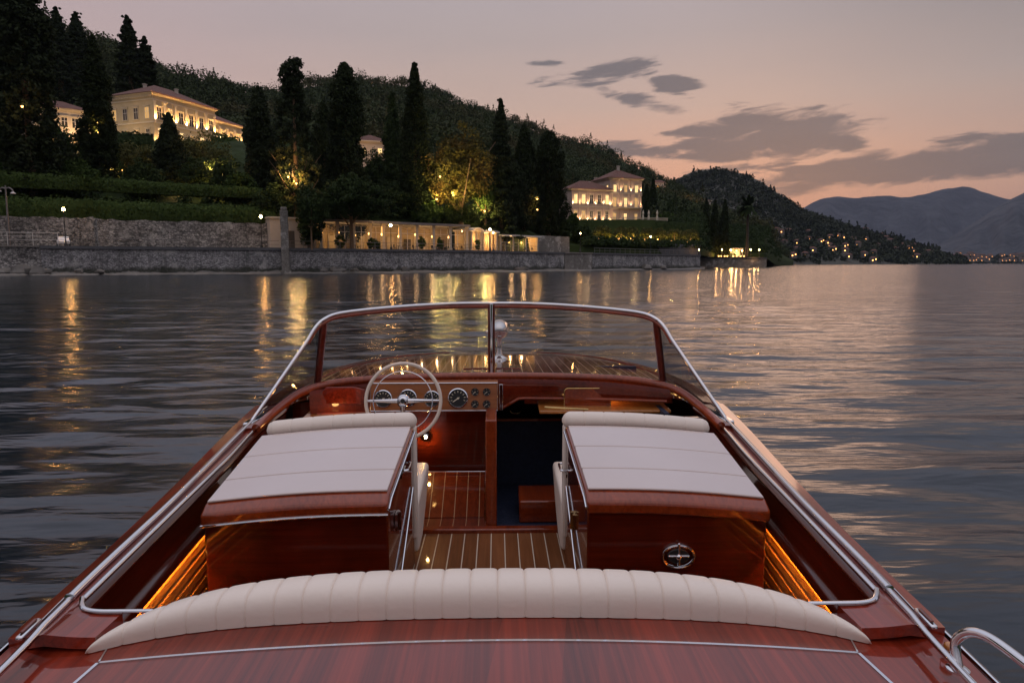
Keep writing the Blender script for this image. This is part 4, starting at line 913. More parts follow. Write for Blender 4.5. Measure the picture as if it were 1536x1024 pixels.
lamp(870,377,-.6,'low glowing lamp at the landing steps of the quay',scale=.8)
lamp(870.5,350,6,'dim lamp on a tall post above the landing steps',scale=.55)
lamp(976,355,5,'tall lamp post in front of the topiary terrace',scale=.7)
lamp(1053.5,359,9,'tall glowing lamp where the quay meets the point',scale=.8)
for px,row in((740,349),(1051,374),(1048.5,374.5),):
    lamp(px,row,3,'small low lamp glowing near the quay railing',scale=.55,group='small low lamps by the railing')
# unlit lamp column at the far left
a=qpt(14,.6); zt=P(8,278,y=a[1])[2]; x0=P(14.5,368,y=a[1])[0]; x1=P(8,278,y=a[1])[0]
t=thing('lamp_column',(x0,a[1],QZ),'tall slim unlit lamp column with curved arm at far left','lamp')
mb=MB(); mb.tube([(x0,a[1],QZ),(x1,a[1],zt)],[.16,.10],10); mb.build('pole','rail_metal',t)
mb=MB(); mb.tube(smooth_path([(x1,a[1],zt-.5),(x1+.5,a[1],zt-.35),(x1+.95,a[1],zt-.7),(x1+1.05,a[1],zt-1.2)],5),.10,8); mb.tube(smooth_path([(x1,a[1],zt-.5),(x1-.5,a[1],zt-.35),(x1-.95,a[1],zt-.7)],5),.10,8); mb.build('arm','rail_metal',t)
for s in(1,-1):
    mb=MB(); mb.lathe([(.12,.22),(.36,0.0),(.34,-.06),(.05,-.09)],(x1+s*1.0,a[1],zt-1.15 if s>0 else zt-.85),12); mb.build('lamp_shade','white_paint',t)
# parked car
def car(px,off,label):
    a=qpt(px,off); u=np.array((.5,-.86)); u3=np.array((u[0],u[1],0)); v3=np.array((-u[1],u[0],0)); o=np.array((a[0],a[1],QZ))
    t=thing('parked_car',tuple(o),label,'car')
    mb=MB(); out=[(-2.1,.35),(2.1,.35),(2.15,.75),(1.9,.92),(1.0,1.02),(-1.9,1.05),(-2.15,.85)]
    mb.prism(out,o-v3*.85,u3,(0,0,1),v3,1.7); body=mb.build('body','car_paint',t,bevel=.08,seg=3)
    mb=MB(); out=[(1.0,1.02),(.35,1.52),(-1.2,1.55),(-1.85,1.05)]; mb.prism(out,o-v3*.74,u3,(0,0,1),v3,1.48); mb.build('roof','car_paint',t,bevel=.08,seg=3)
    for q,s in((-.745,-1),(.745,1)):
        mb=MB(); mb.prism([(.85,1.06),(.32,1.44),(-.35,1.46),(-.35,1.06)],o+v3*q,u3,(0,0,1),v3*s,.012); mb.prism([(-.45,1.06),(-.45,1.46),(-1.15,1.46),(-1.6,1.08)],o+v3*q,u3,(0,0,1),v3*s,.012); mb.build('window','car_glass',t)
    for x in(-1.35,1.35):
        for q in(-.86,.70):
            mb=MB(); mb.lathe([(.2,0),(.33,.02),(.33,.15),(.2,.17)],o+u3*x+v3*q+np.array((0,0,.33)),16,tuple(v3)); w=mb.build('wheel','black_rubber',t)
            mb=MB(); mb.lathe([(.2,-.01),(.18,.0)],o+u3*x+v3*q+np.array((0,0,.33)),12,tuple(v3)); mb.build('rim','chrome',w)
    for q in(-.6,.6):
        mb=MB(); mb.frame(o+u3*2.12+v3*q+np.array((0,0,.72)),u3,v3,(0,0,1),(0,.05),(-.18,.18),(-.07,.07)); mb.build('headlight','white_paint',t,bevel=.02)
car(83,4.6,'small white car parked on the quay beside the first glowing lamp')
# ================================================================== vegetation
def clump_crown(name,cl,rad,n,size,mat,parent,flat=.45,squash=.8):
    """leaf quads gathered in clumps: cl (m,3) centres, rad (m,), n leaves per clump"""
    cl=np.asarray(cl); m=len(cl); rad=np.asarray(rad)*np.ones(m)
    u=rng.normal(size=(m,n,3)); u/=np.linalg.norm(u,axis=2,keepdims=True); r=rng.uniform(.25,1.05,(m,n,1))**.6
    p=cl[:,None,:]+u*r*rad[:,None,None]*np.array((1,1,squash))
    return quads(name,leafquads(p.reshape(-1,3),(size*rng.uniform(.6,1.35,(m,n))).reshape(-1),u.reshape(-1,3),flat),mat,parent)
def base_of(px,top,d,zb=None):
    x,y,zt=P(px,top,y=d); z=ground(px_of(x,d),d) if zb is None else zb; return x,y,z-.3,zt
def trunk(parent,x,y,z,h,r,lean=0,limbs=0,top=.9,mat='bark'):
    mb=MB(); mb.tube(smooth_path([(x,y,z),(x+lean*.3,y,z+h*.35),(x+lean*.7,y,z+h*.7),(x+lean,y,z+h)],4),list(np.linspace(r*1.25,r*.35,13)),9)
    for k in range(limbs):
        a=6.28*k/limbs+rng.uniform(-.4,.4); z1=z+h*rng.uniform(.35,.7); l=h*rng.uniform(.3,.5)
        mb.tube(smooth_path([(x+lean*.5,y,z1),(x+math.cos(a)*l*.35,y+math.sin(a)*l*.35,z1+l*.45),(x+math.cos(a)*l*.75,y+math.sin(a)*l*.75,z1+l*1.0)],4),list(np.linspace(r*.55,r*.12,9)),7)
    mb.build('trunk',mat,parent,sharp=60)
def cone_tree(px,top,d,wpx,label,cat='tree',name='cypress_tree',mat='leaf_cypress',prof='cypress',dens=1.,zb=None,group=None,leaf=.42,lit=0):
    x,y,z,zt=base_of(px,top,d,zb); H=zt-z; Rm=wpx*.5*d/1024.
    t=thing(name,(x,y,z),label,cat,group); trunk(t,x,y,z,H*.9,max(.12,Rm*.11),limbs=0)
    pf={'cypress':([0,.04,.15,.4,.7,.9,1],[.45,.75,.98,.95,.68,.32,.04]),'spire':([0,.06,.2,.5,.8,1],[.6,.9,1,.72,.38,.03]),
        'column':([0,.05,.2,.5,.8,.92,1],[.6,.85,1,.95,.8,.5,.15]),'spruce':([0,.05,.15,.4,.7,.9,1],[.6,.95,1,.72,.4,.16,.02]),'ragged':([0,.1,.2,.32,.5,.7,.82,.9,1],[.35,.5,.8,1,.95,.72,.5,.38,.2])}[prof]
    m=int(max(40,dens*5.2*H*Rm/ (1.0))); m=min(int(m*1.5),620); cl=[];rd=[]
    for i in range(m):
        u=rng.uniform(.03,1)**.92 if prof!='spruce' else rng.uniform(.05,1); a=rng.uniform(0,6.283); R0=np.interp(u,*pf)*Rm
        irr=1+.16*math.sin(a*3+u*9+px)+.12*math.sin(a*2-u*17+px)
        if prof=='spruce': irr*=.72+.5*((u*13)%1)
        if prof=='ragged': irr*=1+.22*math.sin(u*31+a)
        rr=R0*irr*rng.uniform(.55,.92); cl.append((x+rr*math.cos(a),y+rr*math.sin(a),z+H*(.03+.95*u))); rd.append(max(.28,min(.95,R0*.42+.2)))
    for u in np.linspace(.03,.97,30):
        for k in range(3): cl.append((x+rng.normal()*.1*Rm,y+rng.normal()*.1*Rm,z+H*u)); rd.append(max(.2,np.interp(u,*pf)*Rm*.66))
    clump_crown('crown',cl,rd,48,leaf*1.15,mat,t,.5,1.25 if prof!='spruce' else .6); return t
def broad_tree(px,top,d,wpx,label,cbot,name='broadleaf_tree',cat='tree',mat='leaf_green',zb=None,dens=1.,leaf=.42,limbs=5,group=None,lobes=None,trunk_r=None):
    """cbot: picture row of the underside of the crown"""
    x,y,z,zt=base_of(px,top,d,zb); zc=P(px,cbot,y=d)[2]; H=zt-z; Rm=wpx*.5*d/1024.; hz_=(zt-zc)/2; cz=(zt+zc)/2
    t=thing(name,(x,y,z),label,cat,group); trunk(t,x,y,z,max(.6,(cz-z)+hz_*.4),trunk_r or max(.14,Rm*.07),limbs=limbs)
    m=int(min(360,max(36,dens*9*Rm*hz_))); cl=[];rd=[]
    L=lobes or [(rng.uniform(-.45,.45),rng.uniform(-.45,.45),rng.uniform(-.35,.4),rng.uniform(.45,.68)) for _ in range(6)]+[(0,0,.25,.72)]
    for i in range(m):
        lx,ly,lz,lr=L[i%len(L)]; u=rng.normal(size=3); u/=np.linalg.norm(u); r=rng.uniform(.55,.98)
        cl.append((x+(lx+u[0]*lr*r)*Rm,y+(ly+u[1]*lr*r)*Rm,cz+(lz+u[2]*lr*r)*hz_)); rd.append(rng.uniform(.14,.26)*min(Rm,hz_)+.15)
    clump_crown('crown',cl,rd,48,leaf*1.1,mat,t,.6,.8); return t
def bush(px,top,d,wpx,label,mat='leaf_green',name='garden_shrub',cat='shrub',h=None,leaf=.34,group=None,zb=None):
    x,y,zt=P(px,top,y=d); Rm=wpx*.5*d/1024.; z=zb if zb is not None else (zt-h if h else ground(px_of(x,d),d)); hz_=(zt-z)/2
    m=int(min(200,max(24,7*Rm*hz_+14))); cl=[];rd=[]
    for i in range(m):
        u=rng.normal(size=3); u/=np.linalg.norm(u); k=rng.uniform(.55,.88)*(1+.12*math.sin(u[0]*5+px)); cl.append((x+u[0]*Rm*k,y+u[1]*Rm*k,z+hz_+u[2]*hz_*k)); rd.append(.22*min(Rm,hz_)+.16)
    o=clump_crown(name,cl,rd,50,leaf*1.1,mat,None,.6,.85); return tag(o,label,cat,group)
def hedge(name,line,w,z0,z1,label,mat='leaf_hedge',leaf=.36,dens=9.,cat='hedge',wob=.5):
    L=[np.array(p) for p in line]; D=[0]
    for i in range(1,len(L)): D.append(D[-1]+np.linalg.norm(L[i]-L[i-1]))
    n=int(D[-1]*(w+2.2*3)*dens*1.5); s=rng.uniform(0,D[-1],n); x=np.interp(s,D,[p[0] for p in L]); y=np.interp(s,D,[p[1] for p in L])
    za=np.array([z0(k/D[-1]) if callable(z0) else z0 for k in s]); zb_=np.array([z1(k/D[-1]) if callable(z1) else z1 for k in s])
    dx=np.gradient([p[0] for p in L],D); dy=np.gradient([p[1] for p in L],D); nx=-np.interp(s,D,dy); ny=np.interp(s,D,dx); nl=np.hypot(nx,ny); nx/=nl; ny/=nl
    f=rng.uniform(size=n); top=f<.42; o=np.where(top,rng.uniform(-.5,.5,n)*w,-.5*w); o=np.where(f>.9,.5*w,o)
    v=np.where(top,1.,rng.uniform(0,1,n)); b_=wob*(np.sin(s*1.1)+.7*np.sin(s*2.7+1)+.8*np.sin(s*.37+2)); rnd=rng.normal(0,.12,n)
    fr=(~top)&(f<=.9); o=o+np.where(fr,2.3*(np.clip(v-.5,0,1)/.5)**1.8+1.0*np.clip(.4-v,0,1),0); o=np.where(top,np.abs(o/w+.5)*w*.5-.5*w+2.1,o)
    o=o+np.where(top,0,-1)*(b_*.5+rnd)*np.where(f>.9,-1,1); zz=za+(zb_-za)*v+np.where(top,b_*.6+rnd,0)
    edge=np.where(top,-.22*np.abs(2*np.clip(o/w,-.5,.5))**4*1.5,0); zz+=edge
    leaf*=1.2; c=np.stack([x+nx*o,y+ny*o,zz],1); nr=np.where(top[:,None],np.array((0,0,1.)),np.stack([-nx,-ny,-.15+1.9*np.clip(v-.42,0,1)],1)*np.where(f>.9,-1,1)[:,None])
    q=leafquads(c,leaf*rng.uniform(.6,1.4,n),nr,.45)
    # inner mass of the hedge
    core=[]
    for i in range(len(L)-1):
        a,b2=L[i],L[i+1]; t=(b2-a)/np.linalg.norm(b2-a); nn=np.array((-t[1],t[0]))*w*.34; fz=lambda k,g_: g_(k/D[-1]) if callable(g_) else g_
        A0,A1=fz(D[i],z0),fz(D[i],z1)-.35; B0,B1=fz(D[i+1],z0),fz(D[i+1],z1)-.35
        p=lambda u,k,z: (u[0]+k*nn[0],u[1]+k*nn[1],z)
        core+= [[p(a,-.7,A0),p(b2,-.7,B0),p(b2,.5,B1),p(a,.5,A1)],[p(a,1,A0),p(a,1,A1),p(b2,1,B1),p(b2,1,B0)],[p(a,.5,A1),p(b2,.5,B1),p(b2,1,B1),p(a,1,A1)]]
    return tag(quads(name,np.concatenate([q,np.array(core)]),mat),label,cat)
hedge('hedge',qline(-420,418,11.2,10),3.2,8.9,lambda u:12.6-.75*u,'long clipped hedge standing on top of the rough garden wall')
hedge('hedge',qline(-420,400,17.5,10),4.0,lambda u:14.4-.6*u,lambda u:17.4-1.6*u,'upper long clipped hedge, one terrace above the garden wall hedge')
hedge('hedge',qline(610,856,19,10),3.5,8.8,lambda u:13.2-1.2*u,'long dark hedge running above the roofs of the lakeside rooms','leaf_dark')
hedge('hedge',qline(430,520,18,10),3,9,lambda u:11.6,'short dark hedge behind the pale lakeside house','leaf_dark')
# garden walls below/above those terraces are earth; the far hedges
def ln(*pd): return [pos(p,d) for p,d in pd]
hedge('terrace_hedge',ln((876,226),(930,227),(990,229),(1048,231)),2.5,9,15.7,'tall dark clipped hedge behind the illuminated topiary trees','leaf_dark',.5,5)
hedge('terrace_hedge',ln((905,198),(950,201),(985,204)),4,5.5,7.9,'low broad green hedge below the illuminated topiary trees','leaf_hedge',.5,6)
hedge('terrace_hedge',ln((868,193),(885,195),(902,197)),4.5,5.5,8.2,'round-topped dark hedge beside the landing steps','leaf_dark',.5,6)
hedge('terrace_hedge',ln((330,182),(366,186)),6,30,34.6,'high green hedge below the right wing of the yellow villa','leaf_hedge',.5,5)
hedge('terrace_hedge',ln((165,172),(240,176)),4,28,33.8,'dark hedge under the left front of the yellow villa','leaf_dark',.5,5)
T_=cone_tree
T_(24,-45,122,88,'huge dark conifer filling the upper left corner',name='conifer_tree',mat='leaf_conifer',prof='column',dens=1.2,leaf=.5)
T_(-40,-60,135,110,'dark conifer cut by the left edge of the photo',name='conifer_tree',mat='leaf_conifer',prof='column',leaf=.5)
T_(138,50,138,44,'slim dark cypress in front of the gap between villa and side wing',prof='cypress',dens=1.2)
T_(190,20,236,74,'tall dark spruce rising behind the roof of the yellow villa',name='spruce_tree',mat='leaf_conifer',prof='spruce',leaf=.6)
T_(216,52,240,60,'shorter dark spruce close beside the tall one behind the yellow villa',name='spruce_tree',mat='leaf_conifer',prof='spruce',leaf=.6)
T_(83,8,262,62,'dark spruce on the slope left of the tall pair behind the villa',name='spruce_tree',mat='leaf_conifer',prof='spruce',leaf=.6)
T_(112,16,282,60,'dark spruce on the ridge next to the corner conifer',name='spruce_tree',mat='leaf_conifer',prof='spruce',leaf=.6)
T_(252,168,142,58,'small pointed spruce in front of the yellow villa corner',name='spruce_tree',mat='leaf_conifer',prof='spruce',dens=1.6,leaf=.36)
T_(387,128,140,46,'broad dark conifer beside the right end of the yellow villa',name='conifer_tree',mat='leaf_conifer',prof='cypress',dens=1.1)
T_(484,150,160,36,'dark cypress half hidden between two taller ones',prof='cypress')
T_(516,92,138,58,'tall dark cypress with a blunt top left of the slender one',prof='column',dens=1.3)
T_(588,136,172,36,'greenish conifer just left of the tallest slender cypress',name='conifer_tree',mat='leaf_dark',prof='spire')
T_(621,90,151,58,'tallest smooth slender cypress tapering to a point',prof='spire',dens=1.7,leaf=.34)
T_(751,144,158,56,'pointed spruce between the golden tree and the dark cypresses',name='spruce_tree',mat='leaf_conifer',prof='spruce',dens=1.2,leaf=.45)
T_(786,184,170,38,'slim dark cypress right of the pointed spruce',prof='cypress',dens=1.2)
T_(823,197,181,56,'massive dark cypress left of the pink villa',prof='column',dens=1.4)
T_(770,240,167,60,'low dark conifer at the feet of the cypresses',name='conifer_tree',mat='leaf_conifer',prof='cypress')
T_(1060,297,290,13,'left cypress of the three on the point',prof='cypress',zb=3.7,dens=3,leaf=.5)
T_(1073,299,290,12,'middle cypress of the three on the point',prof='cypress',zb=3.7,dens=3,leaf=.5)
T_(1088,298,290,13,'right cypress of the three on the point',prof='cypress',zb=3.7,dens=3,leaf=.5)
T_(970,276,290,9,'thin cypress on the slope right of the pink villa',prof='cypress',dens=2,leaf=.6)
T_(980,268,310,9,'second thin cypress on the slope beyond the pink villa',prof='cypress',dens=2,leaf=.6)
T_(1008,300,300,26,'bushy dark conifer on the slope below the hillside house',name='conifer_tree',mat='leaf_dark',prof='spire',dens=1.3,leaf=.6)
# cedar with floodlit trunk and limbs
x,y,z,zt=base_of(437,90,130); t=thing('cedar_tree',(x,y,z),'tall ragged cedar with floodlit lower branches and bare golden trunk','tree'); H=zt-z
mb=MB(); mb.tube([(x,y,z),(x+.1,y,z+H*.3),(x+.2,y,z+H*.9)],[.55,.42,.1],10)
for k in range(11):
    a=6.28*k/11+.3; z1=z+H*rng.uniform(.12,.3); l=H*.16
    mb.tube(smooth_path([(x,y,z1),(x+math.cos(a)*l*.5,y+math.sin(a)*l*.5,z1+l*.35),(x+math.cos(a)*l,y+math.sin(a)*l,z1+l*1.0)],4),list(np.linspace(.2,.04,9)),6)
mb.build('trunk','bark',t,sharp=60)
cl=[];rd=[]; Rm=34*130/1024.
for i in range(300):
    u=rng.uniform(.17,1); a=rng.uniform(0,6.28); R0=np.interp(u,[.15,.3,.45,.6,.72,.8,.86,.9,.95,1],[.75,1,1.02,.98,.7,.42,.36,.5,.52,.3])*Rm*(1+.2*math.sin(a*3+u*20))
    rr=R0*rng.uniform(.35,.9); cl.append((x+rr*math.cos(a),y+rr*math.sin(a),z+H*u)); rd.append(rng.uniform(.45,.95))
clump_crown('crown',cl,rd,52,.46,'leaf_conifer',t,.5,1.)
cl=[];rd=[]
for i in range(110):
    u=rng.uniform(.10,.46); a=rng.uniform(0,6.28); R0=np.interp(u,[.1,.2,.3,.46],[.45,1,1.12,1.0])*Rm; rr=R0*rng.uniform(.45,1.); cl.append((x+rr*math.cos(a),y+rr*math.sin(a),z+H*u)); rd.append(rng.uniform(.4,.8))
clump_crown('lower_crown',cl,rd,40,.40,'leaf_olive',t,.5,.9)  # paler leaves than the crown above; the floodlight is put into their colour
B_=broad_tree
B_(690,180,152,104,'large golden lit broadleaf tree right of the slender cypress',318,mat='leaf_autumn',dens=1.2,leaf=.5)
B_(656,238,151,40,'smaller yellow-green lit tree in front of the golden one',306,mat='leaf_olive',leaf=.45)
B_(728,270,157,50,'dark green tree with two floodlit trunks beside the pointed spruce',322,mat='leaf_green')
B_(525,262,123.5,124,'wide dark round-headed plane tree over the garden pavilion',338,name='plane_tree',mat='leaf_dark',zb=QZ,dens=1.3,leaf=.4,limbs=7,trunk_r=.33,lobes=[(-.45,0,-.1,.55),(.45,0,-.1,.55),(0,-.4,0,.6),(0,.4,0,.6),(0,0,.3,.68),(-.25,.2,.2,.6),(.25,-.2,.2,.6)])
B_(600,268,150,78,'dark bushy tree filling the foot of the slender cypress',335,mat='leaf_dark',dens=1.1)
B_(465,288,116.5,52,'small round tree in front of the pale lakeside house',343,name='small_tree',mat='leaf_dark',zb=QZ,dens=1.5,leaf=.3,limbs=4,trunk_r=.14)
B_(305,197,160,96,'loose lit broadleaf tree in front of the yellow villa',300,mat='leaf_olive',dens=1.1)
B_(205,212,150,80,'grey-green loose tree under the villa left front',290,mat='leaf_olive')
B_(566,218,185,50,'dark tree around the little garden house roof',300,mat='leaf_dark')
B_(860,316,188,22,'small dark tree beside the pink villa terrace',346,mat='leaf_green',dens=1.6)
for px,top,d,w,mt,lb in((75,182,152,62,'leaf_green','round green shrub below the side wing of the yellow villa'),(118,196,148,50,'leaf_dark','dark shrub between the corner conifer and slim cypress'),(150,208,142,54,'leaf_green','green shrub at the foot of the slim cypress'),
    (40,216,135,90,'leaf_dark','dark shrub mass under the corner conifer'),(97,232,128,90,'leaf_green','lighter green shrub just above the upper hedge at left'),(290,236,138,50,'leaf_dark','dark rounded shrub beside the small spruce'),(336,242,136,46,'leaf_dark','round clipped shrub right of the small spruce'),
    (215,240,132,60,'leaf_dark','dark shrub left of the small spruce'),(360,256,134,50,'leaf_green','shrub between the round clipped one and the cedar'),(462,272,124,46,'leaf_dark','round shrub at the foot of the lit cedar'),
    (20,240,124,80,'leaf_green','low green shrub at the left edge above the upper hedge'),(10,205,150,80,'leaf_dark','shrub behind the corner conifer at the left edge'),(640,300,150,60,'leaf_green','low shrub under the yellow-green lit tree'),(690,306,154,70,'leaf_dark','low dark shrub below the golden tree'),
    (410,276,128,60,'leaf_dark','low dark shrub left of the lit cedar'),(842,330,182,40,'leaf_dark','dark shrub at the foot of the massive cypress'),(872,336,182,34,'leaf_dark','dark shrub above the landing steps'),(1133,366,300,18,'leaf_dark','dark round shrub beside the palm on the point'),(1030,312,300,40,'leaf_dark','dark shrub on the slope below the hillside house'),(1000,318,262,30,'leaf_green','shrub right of the pink villa terrace')):
    bush(px,top,d,w,lb,mt,leaf=.4 if d<200 else .6,zb=None if d<290 or px<1100 else 3.9)
# undergrowth covering the banks near the point and around the villas: one mass nobody could count
C=[]
while len(C)<1700:
    k=rng.uniform()
    if k<.26: px=rng.uniform(1040,1170); pr=cprof(px); d=rng.uniform(pr[1][0]+2,pr[8][0]+10)
    elif k<.42: px=rng.uniform(872,1050); pr=cprof(px); d=rng.uniform(pr[7][0]+12,pr[8][0]+14)
    elif k<.48: px=rng.uniform(872,1050); pr=cprof(px); d=rng.uniform(pr[1][0]+1,pr[2][0]+1)
    elif k<.85: px=rng.uniform(395,850); pr=cprof(px); d=rng.uniform(pr[5][0],pr[8][0]+8)
    else: px=rng.uniform(-300,380); pr=cprof(px); d=rng.uniform(pr[5][0],pr[6][0]+6)
    if 845<px<1000 and 236<d<275: continue
    C.append((*pos(px,d),ground(px,d)))
C=np.array(C); Rr=rng.uniform(1.1,2.6,len(C)); C[:,2]+=Rr*.3
setting(quads('undergrowth',crowns(C,Rr,Rr*rng.uniform(.7,1.1,len(C)),80,.62),'leaf_dark'),'stuff')
# topiary trees lit from below
TOPI=[(903,'wide lit topiary tree nearest the landing steps',30),(932,'lit topiary tree second from the landing steps',22),(950,'lit topiary tree under the balcony of the pink villa',20),(972,'lit topiary tree behind the tall lamp post',23),(990,'lit topiary tree right of the tall lamp post',21),(1012,'lit topiary tree below the terrace balustrade',26),(1036,'lit topiary tree nearest the three cypresses',26)]
for k,(px,lb,w) in enumerate(TOPI):
    d=214+k*1.6; x,y,zt=P(px,336+k*.8,y=d); z=ground(px_of(x,d),d); t=thing('topiary_tree',(x,y,z),lb,'tree','lit topiary trees on the terrace'); Rm=w*.5*d/1024*.95
    trunk(t,x,y,z-.2,3.2,.16,limbs=4); cl=[];rd=[]
    for i in range(90):
        a=rng.uniform(0,6.28); u=rng.uniform(0,1); r=math.sqrt(u)*Rm; cl.append((x+r*math.cos(a),y+r*math.sin(a),zt-.8-(1.6+rng.uniform(0,.5))*(u**2)*1.0-rng.uniform(0,1.8))); rd.append(.6)
    clump_crown('crown',cl,rd,24,.42,'leaf_olive',t,.6,.8)
    for s in(-.55,.6): plight((x+s*Rm*.6,y-1.6,z+.5),62,(1,.68,.18),.12)
    mb=MB(); mb.ball((x-Rm*.5,y-1.9,z+.5),.28,8,6); mb.lathe([(.1,0),(.08,.3)],(x-Rm*.5,y-1.9,z),8); tag(mb.build('garden_light','small_glow'),'small ground light shining up into a topiary tree','light','ground lights under the topiary trees')
# palm
x,y,zt=P(1122,312,y=286); t=thing('palm_tree',(x,y,3.8),'tall palm with dark rounded head on the point','palm'); mb=MB(); mb.tube([(x,y,3.8),(x+.25,y,12),(x,y,zt)],[.7,.5,.5],10); mb.build('trunk','palm_bark',t)
q=[]
for k in range(110):
    a=rng.uniform(0,6.28); e=rng.uniform(-.55,1.25); L_=rng.uniform(5.2,6.6); p=np.array((x,y,zt+.3)); dirv=np.array((math.cos(a)*math.cos(e),math.sin(a)*math.cos(e),math.sin(e)))
    side=np.array((-math.sin(a),math.cos(a),0)); prev=p
    for j in range(7):
        nx_=prev+dirv*L_/7; w0=.75*math.sin(math.pi*(j+.4)/7.6)+.05; w1=.75*math.sin(math.pi*(j+1.4)/7.6)+.02
        q.append([prev-side*w0,prev+side*w0,nx_+side*w1,nx_-side*w1]); dirv=dirv+np.array((0,0,-.14)); dirv/=np.linalg.norm(dirv); prev=nx_
quads('crown',np.array(q),'leaf_dark',t)
# floodlights in the garden
def flood(px,row,d,w,col=(1,.55,.18),r=.2,dz=.6):
    x,y,z=P(px,row,y=d); z=max(z,ground(px_of(x,d),d)+dz); plight((x,y,z),w,col,r,name='floodlight')
    mb=MB(); mb.lathe([(.10,-.25),(.16,-.1),(.18,.0)],(x,y+.15,z-.28),8); tag(mb.build('garden_light','small_glow'),'small floodlight glowing among the garden trees','light','floodlights hidden in the garden')
flood(432,262,126.5,230,(1,.60,.22)); flood(444,272,126,140,(1,.60,.22))
flood(655,296,147.5,170,(1,.78,.24)); flood(714,312,153,300,(1,.70,.2)); flood(727,314,154,230,(1,.78,.22)); flood(680,290,147,190,(1,.68,.22)); flood(660,262,146,100,(1,.68,.25))
for qx,qd,tz,pw_ in((676,138,24,900),(704,139,22,700),(688,139,28,900)):
    a_=np.array((*pos(qx,qd),10.)); slight(tuple(a_),(*pos(qx,152),tz),pw_*.75,(1,.68,.24),70,.15)
flood(165,252,139,260,(1,.55,.18)); flood(182,252,146,200,(1,.5,.18)); flood(320,264,150,700,(1,.6,.2)); flood(320,284,136,160,(1,.6,.2)); flood(260,284,137,70); flood(147,196,136.5,70,(1,.6,.18)); flood(146,180,136.5,50,(1,.6,.18)); flood(32,156,116,40,(1,.5,.18)); flood(350,266,140,120)
flood(806,296,166,60,(1,.5,.15)); flood(806,312,166,60,(1,.5,.15))
# ================================================================== villas
WIN_N=0
def wall_frame(o,u):
    u3=np.array((u[0],u[1],0.)); v3=np.array((-u[1],u[0],0.)); return np.array(o,float),u3,v3,np.array((0,0,1.))
def window(root,o,u,v,w,x,z,ww,hh,lit,ped=0,sill=True,arch=False,shut=False):
    """window in the facade at o along u, outward normal -v"""
    mb=MB(); k=.16
    mb.frame(o,u,v,w,(x-ww/2-k,x-ww/2),(-.14,-.003),(z,z+hh)); mb.frame(o,u,v,w,(x+ww/2,x+ww/2+k),(-.14,-.003),(z,z+hh)); mb.frame(o,u,v,w,(x-ww/2-k,x+ww/2+k),(-.16,-.003),(z+hh+.002,z+hh+k+.06))
    if sill: mb.frame(o,u,v,w,(x-ww/2-k-.1,x+ww/2+k+.1),(-.26,-.003),(z-.16,z-.003))
    if ped: mb.frame(o,u,v,w,(x-ww/2-k-.15,x+ww/2+k+.15),(-.34,-.003),(z+hh+.30,z+hh+.46))
    f=mb.build('window','stone_trim',root,sharp=0)
    mb=MB(); mb.frame(o,u,v,w,(x-ww/2,x+ww/2),(-.05,-.004),(z,z+hh)); mb.build('pane',lit or 'dark_glass',f,sharp=0)
    mb=MB(); mb.frame(o,u,v,w,(x-.04,x+.04),(-.09,-.052),(z,z+hh)); mb.frame(o,u,v,w,(x-ww/2,x+ww/2),(-.088,-.053),(z+hh*.62,z+hh*.62+.08)); mb.build('sash','white_paint',f,sharp=0)
def body(root,o,u,v,w,L,D,z0,z1,mat,roofh,over=.9,name='wall',hipA=None):
    mb=MB(); mb.frame(o,u,v,w,(0,L),(0,D),(z0,z1)); wl=mb.build(name,mat,root,sharp=0)
    mb=MB(); mb.frame(o,u,v,w,(-.3,L+.3),(-.3,D+.3),(z1+.003,z1+.28)); mb.frame(o,u,v,w,(-.6,L+.6),(-.6,D+.6),(z1+.283,z1+.6)); mb.build('cornice','stone_trim',root,sharp=0)
    zb=z1+.62; a=[o+u*x+v*y+w*z for x,y,z in((-over,-over,zb),(L+over,-over,zb),(L+over,D+over,zb),(-over,D+over,zb))]
    m_=min(L,D)/2+over*.2
    if L>=D: r=[o+u*m_+v*D/2+w*(zb+roofh),o+u*(L-m_)+v*D/2+w*(zb+roofh)]; fs=[(0,1,5,4),(1,2,5),(2,3,4,5),(3,0,4),(3,2,1,0)]
    else: r=[o+u*L/2+v*m_+w*(zb+roofh),o+u*L/2+v*(D-m_)+w*(zb+roofh)]; fs=[(0,1,4),(1,2,5,4),(2,3,5),(3,0,4,5),(3,2,1,0)]
    mb=MB(); mb.add(a+r,fs); rf=mb.build('roof','roof_tile',root,sharp=20); return wl,rf
def chimney(rf,o,u,v,w,x,y,z,h=1.6,s=.7):
    mb=MB(); mb.frame(o,u,v,w,(x-s/2,x+s/2),(y-s/2,y+s/2),(z,z+h)); mb.frame(o,u,v,w,(x-s/2-.12,x+s/2+.12),(y-s/2-.12,y+s/2+.12),(z+h+.003,z+h+.2)); mb.build('chimney','plaster_pale',rf,sharp=0)
def pil(root,o,u,v,w,x,z0,z1,ww=.7,mat='stone_trim'):
    mb=MB(); mb.frame(o,u,v,w,(x-ww/2,x+ww/2),(-.20,-.003),(z0,z1)); mb.frame(o,u,v,w,(x-ww/2-.12,x+ww/2+.12),(-.32,-.004),(z1-.5,z1-.02)); mb.frame(o,u,v,w,(x-ww/2-.1,x+ww/2+.1),(-.30,-.0045),(z0,z0+.4)); mb.build('pilaster',mat,root,sharp=0)
def band(root,o,u,v,w,L,z,D=None,t=.35):
    mb=MB(); mb.frame(o,u,v,w,(-.15,L+.15),(-.22,-.002),(z,z+t)); mb.build('string_course','stone_trim',root,sharp=0)
def upl(o,u,v,w,x,z,pw,root,off=.55,col=(1,.56,.2)):
    p=o+u*x-v*off+w*z; slight(tuple(p),tuple(p+w*4+v*.55),pw,col,95,.06,.9,root)
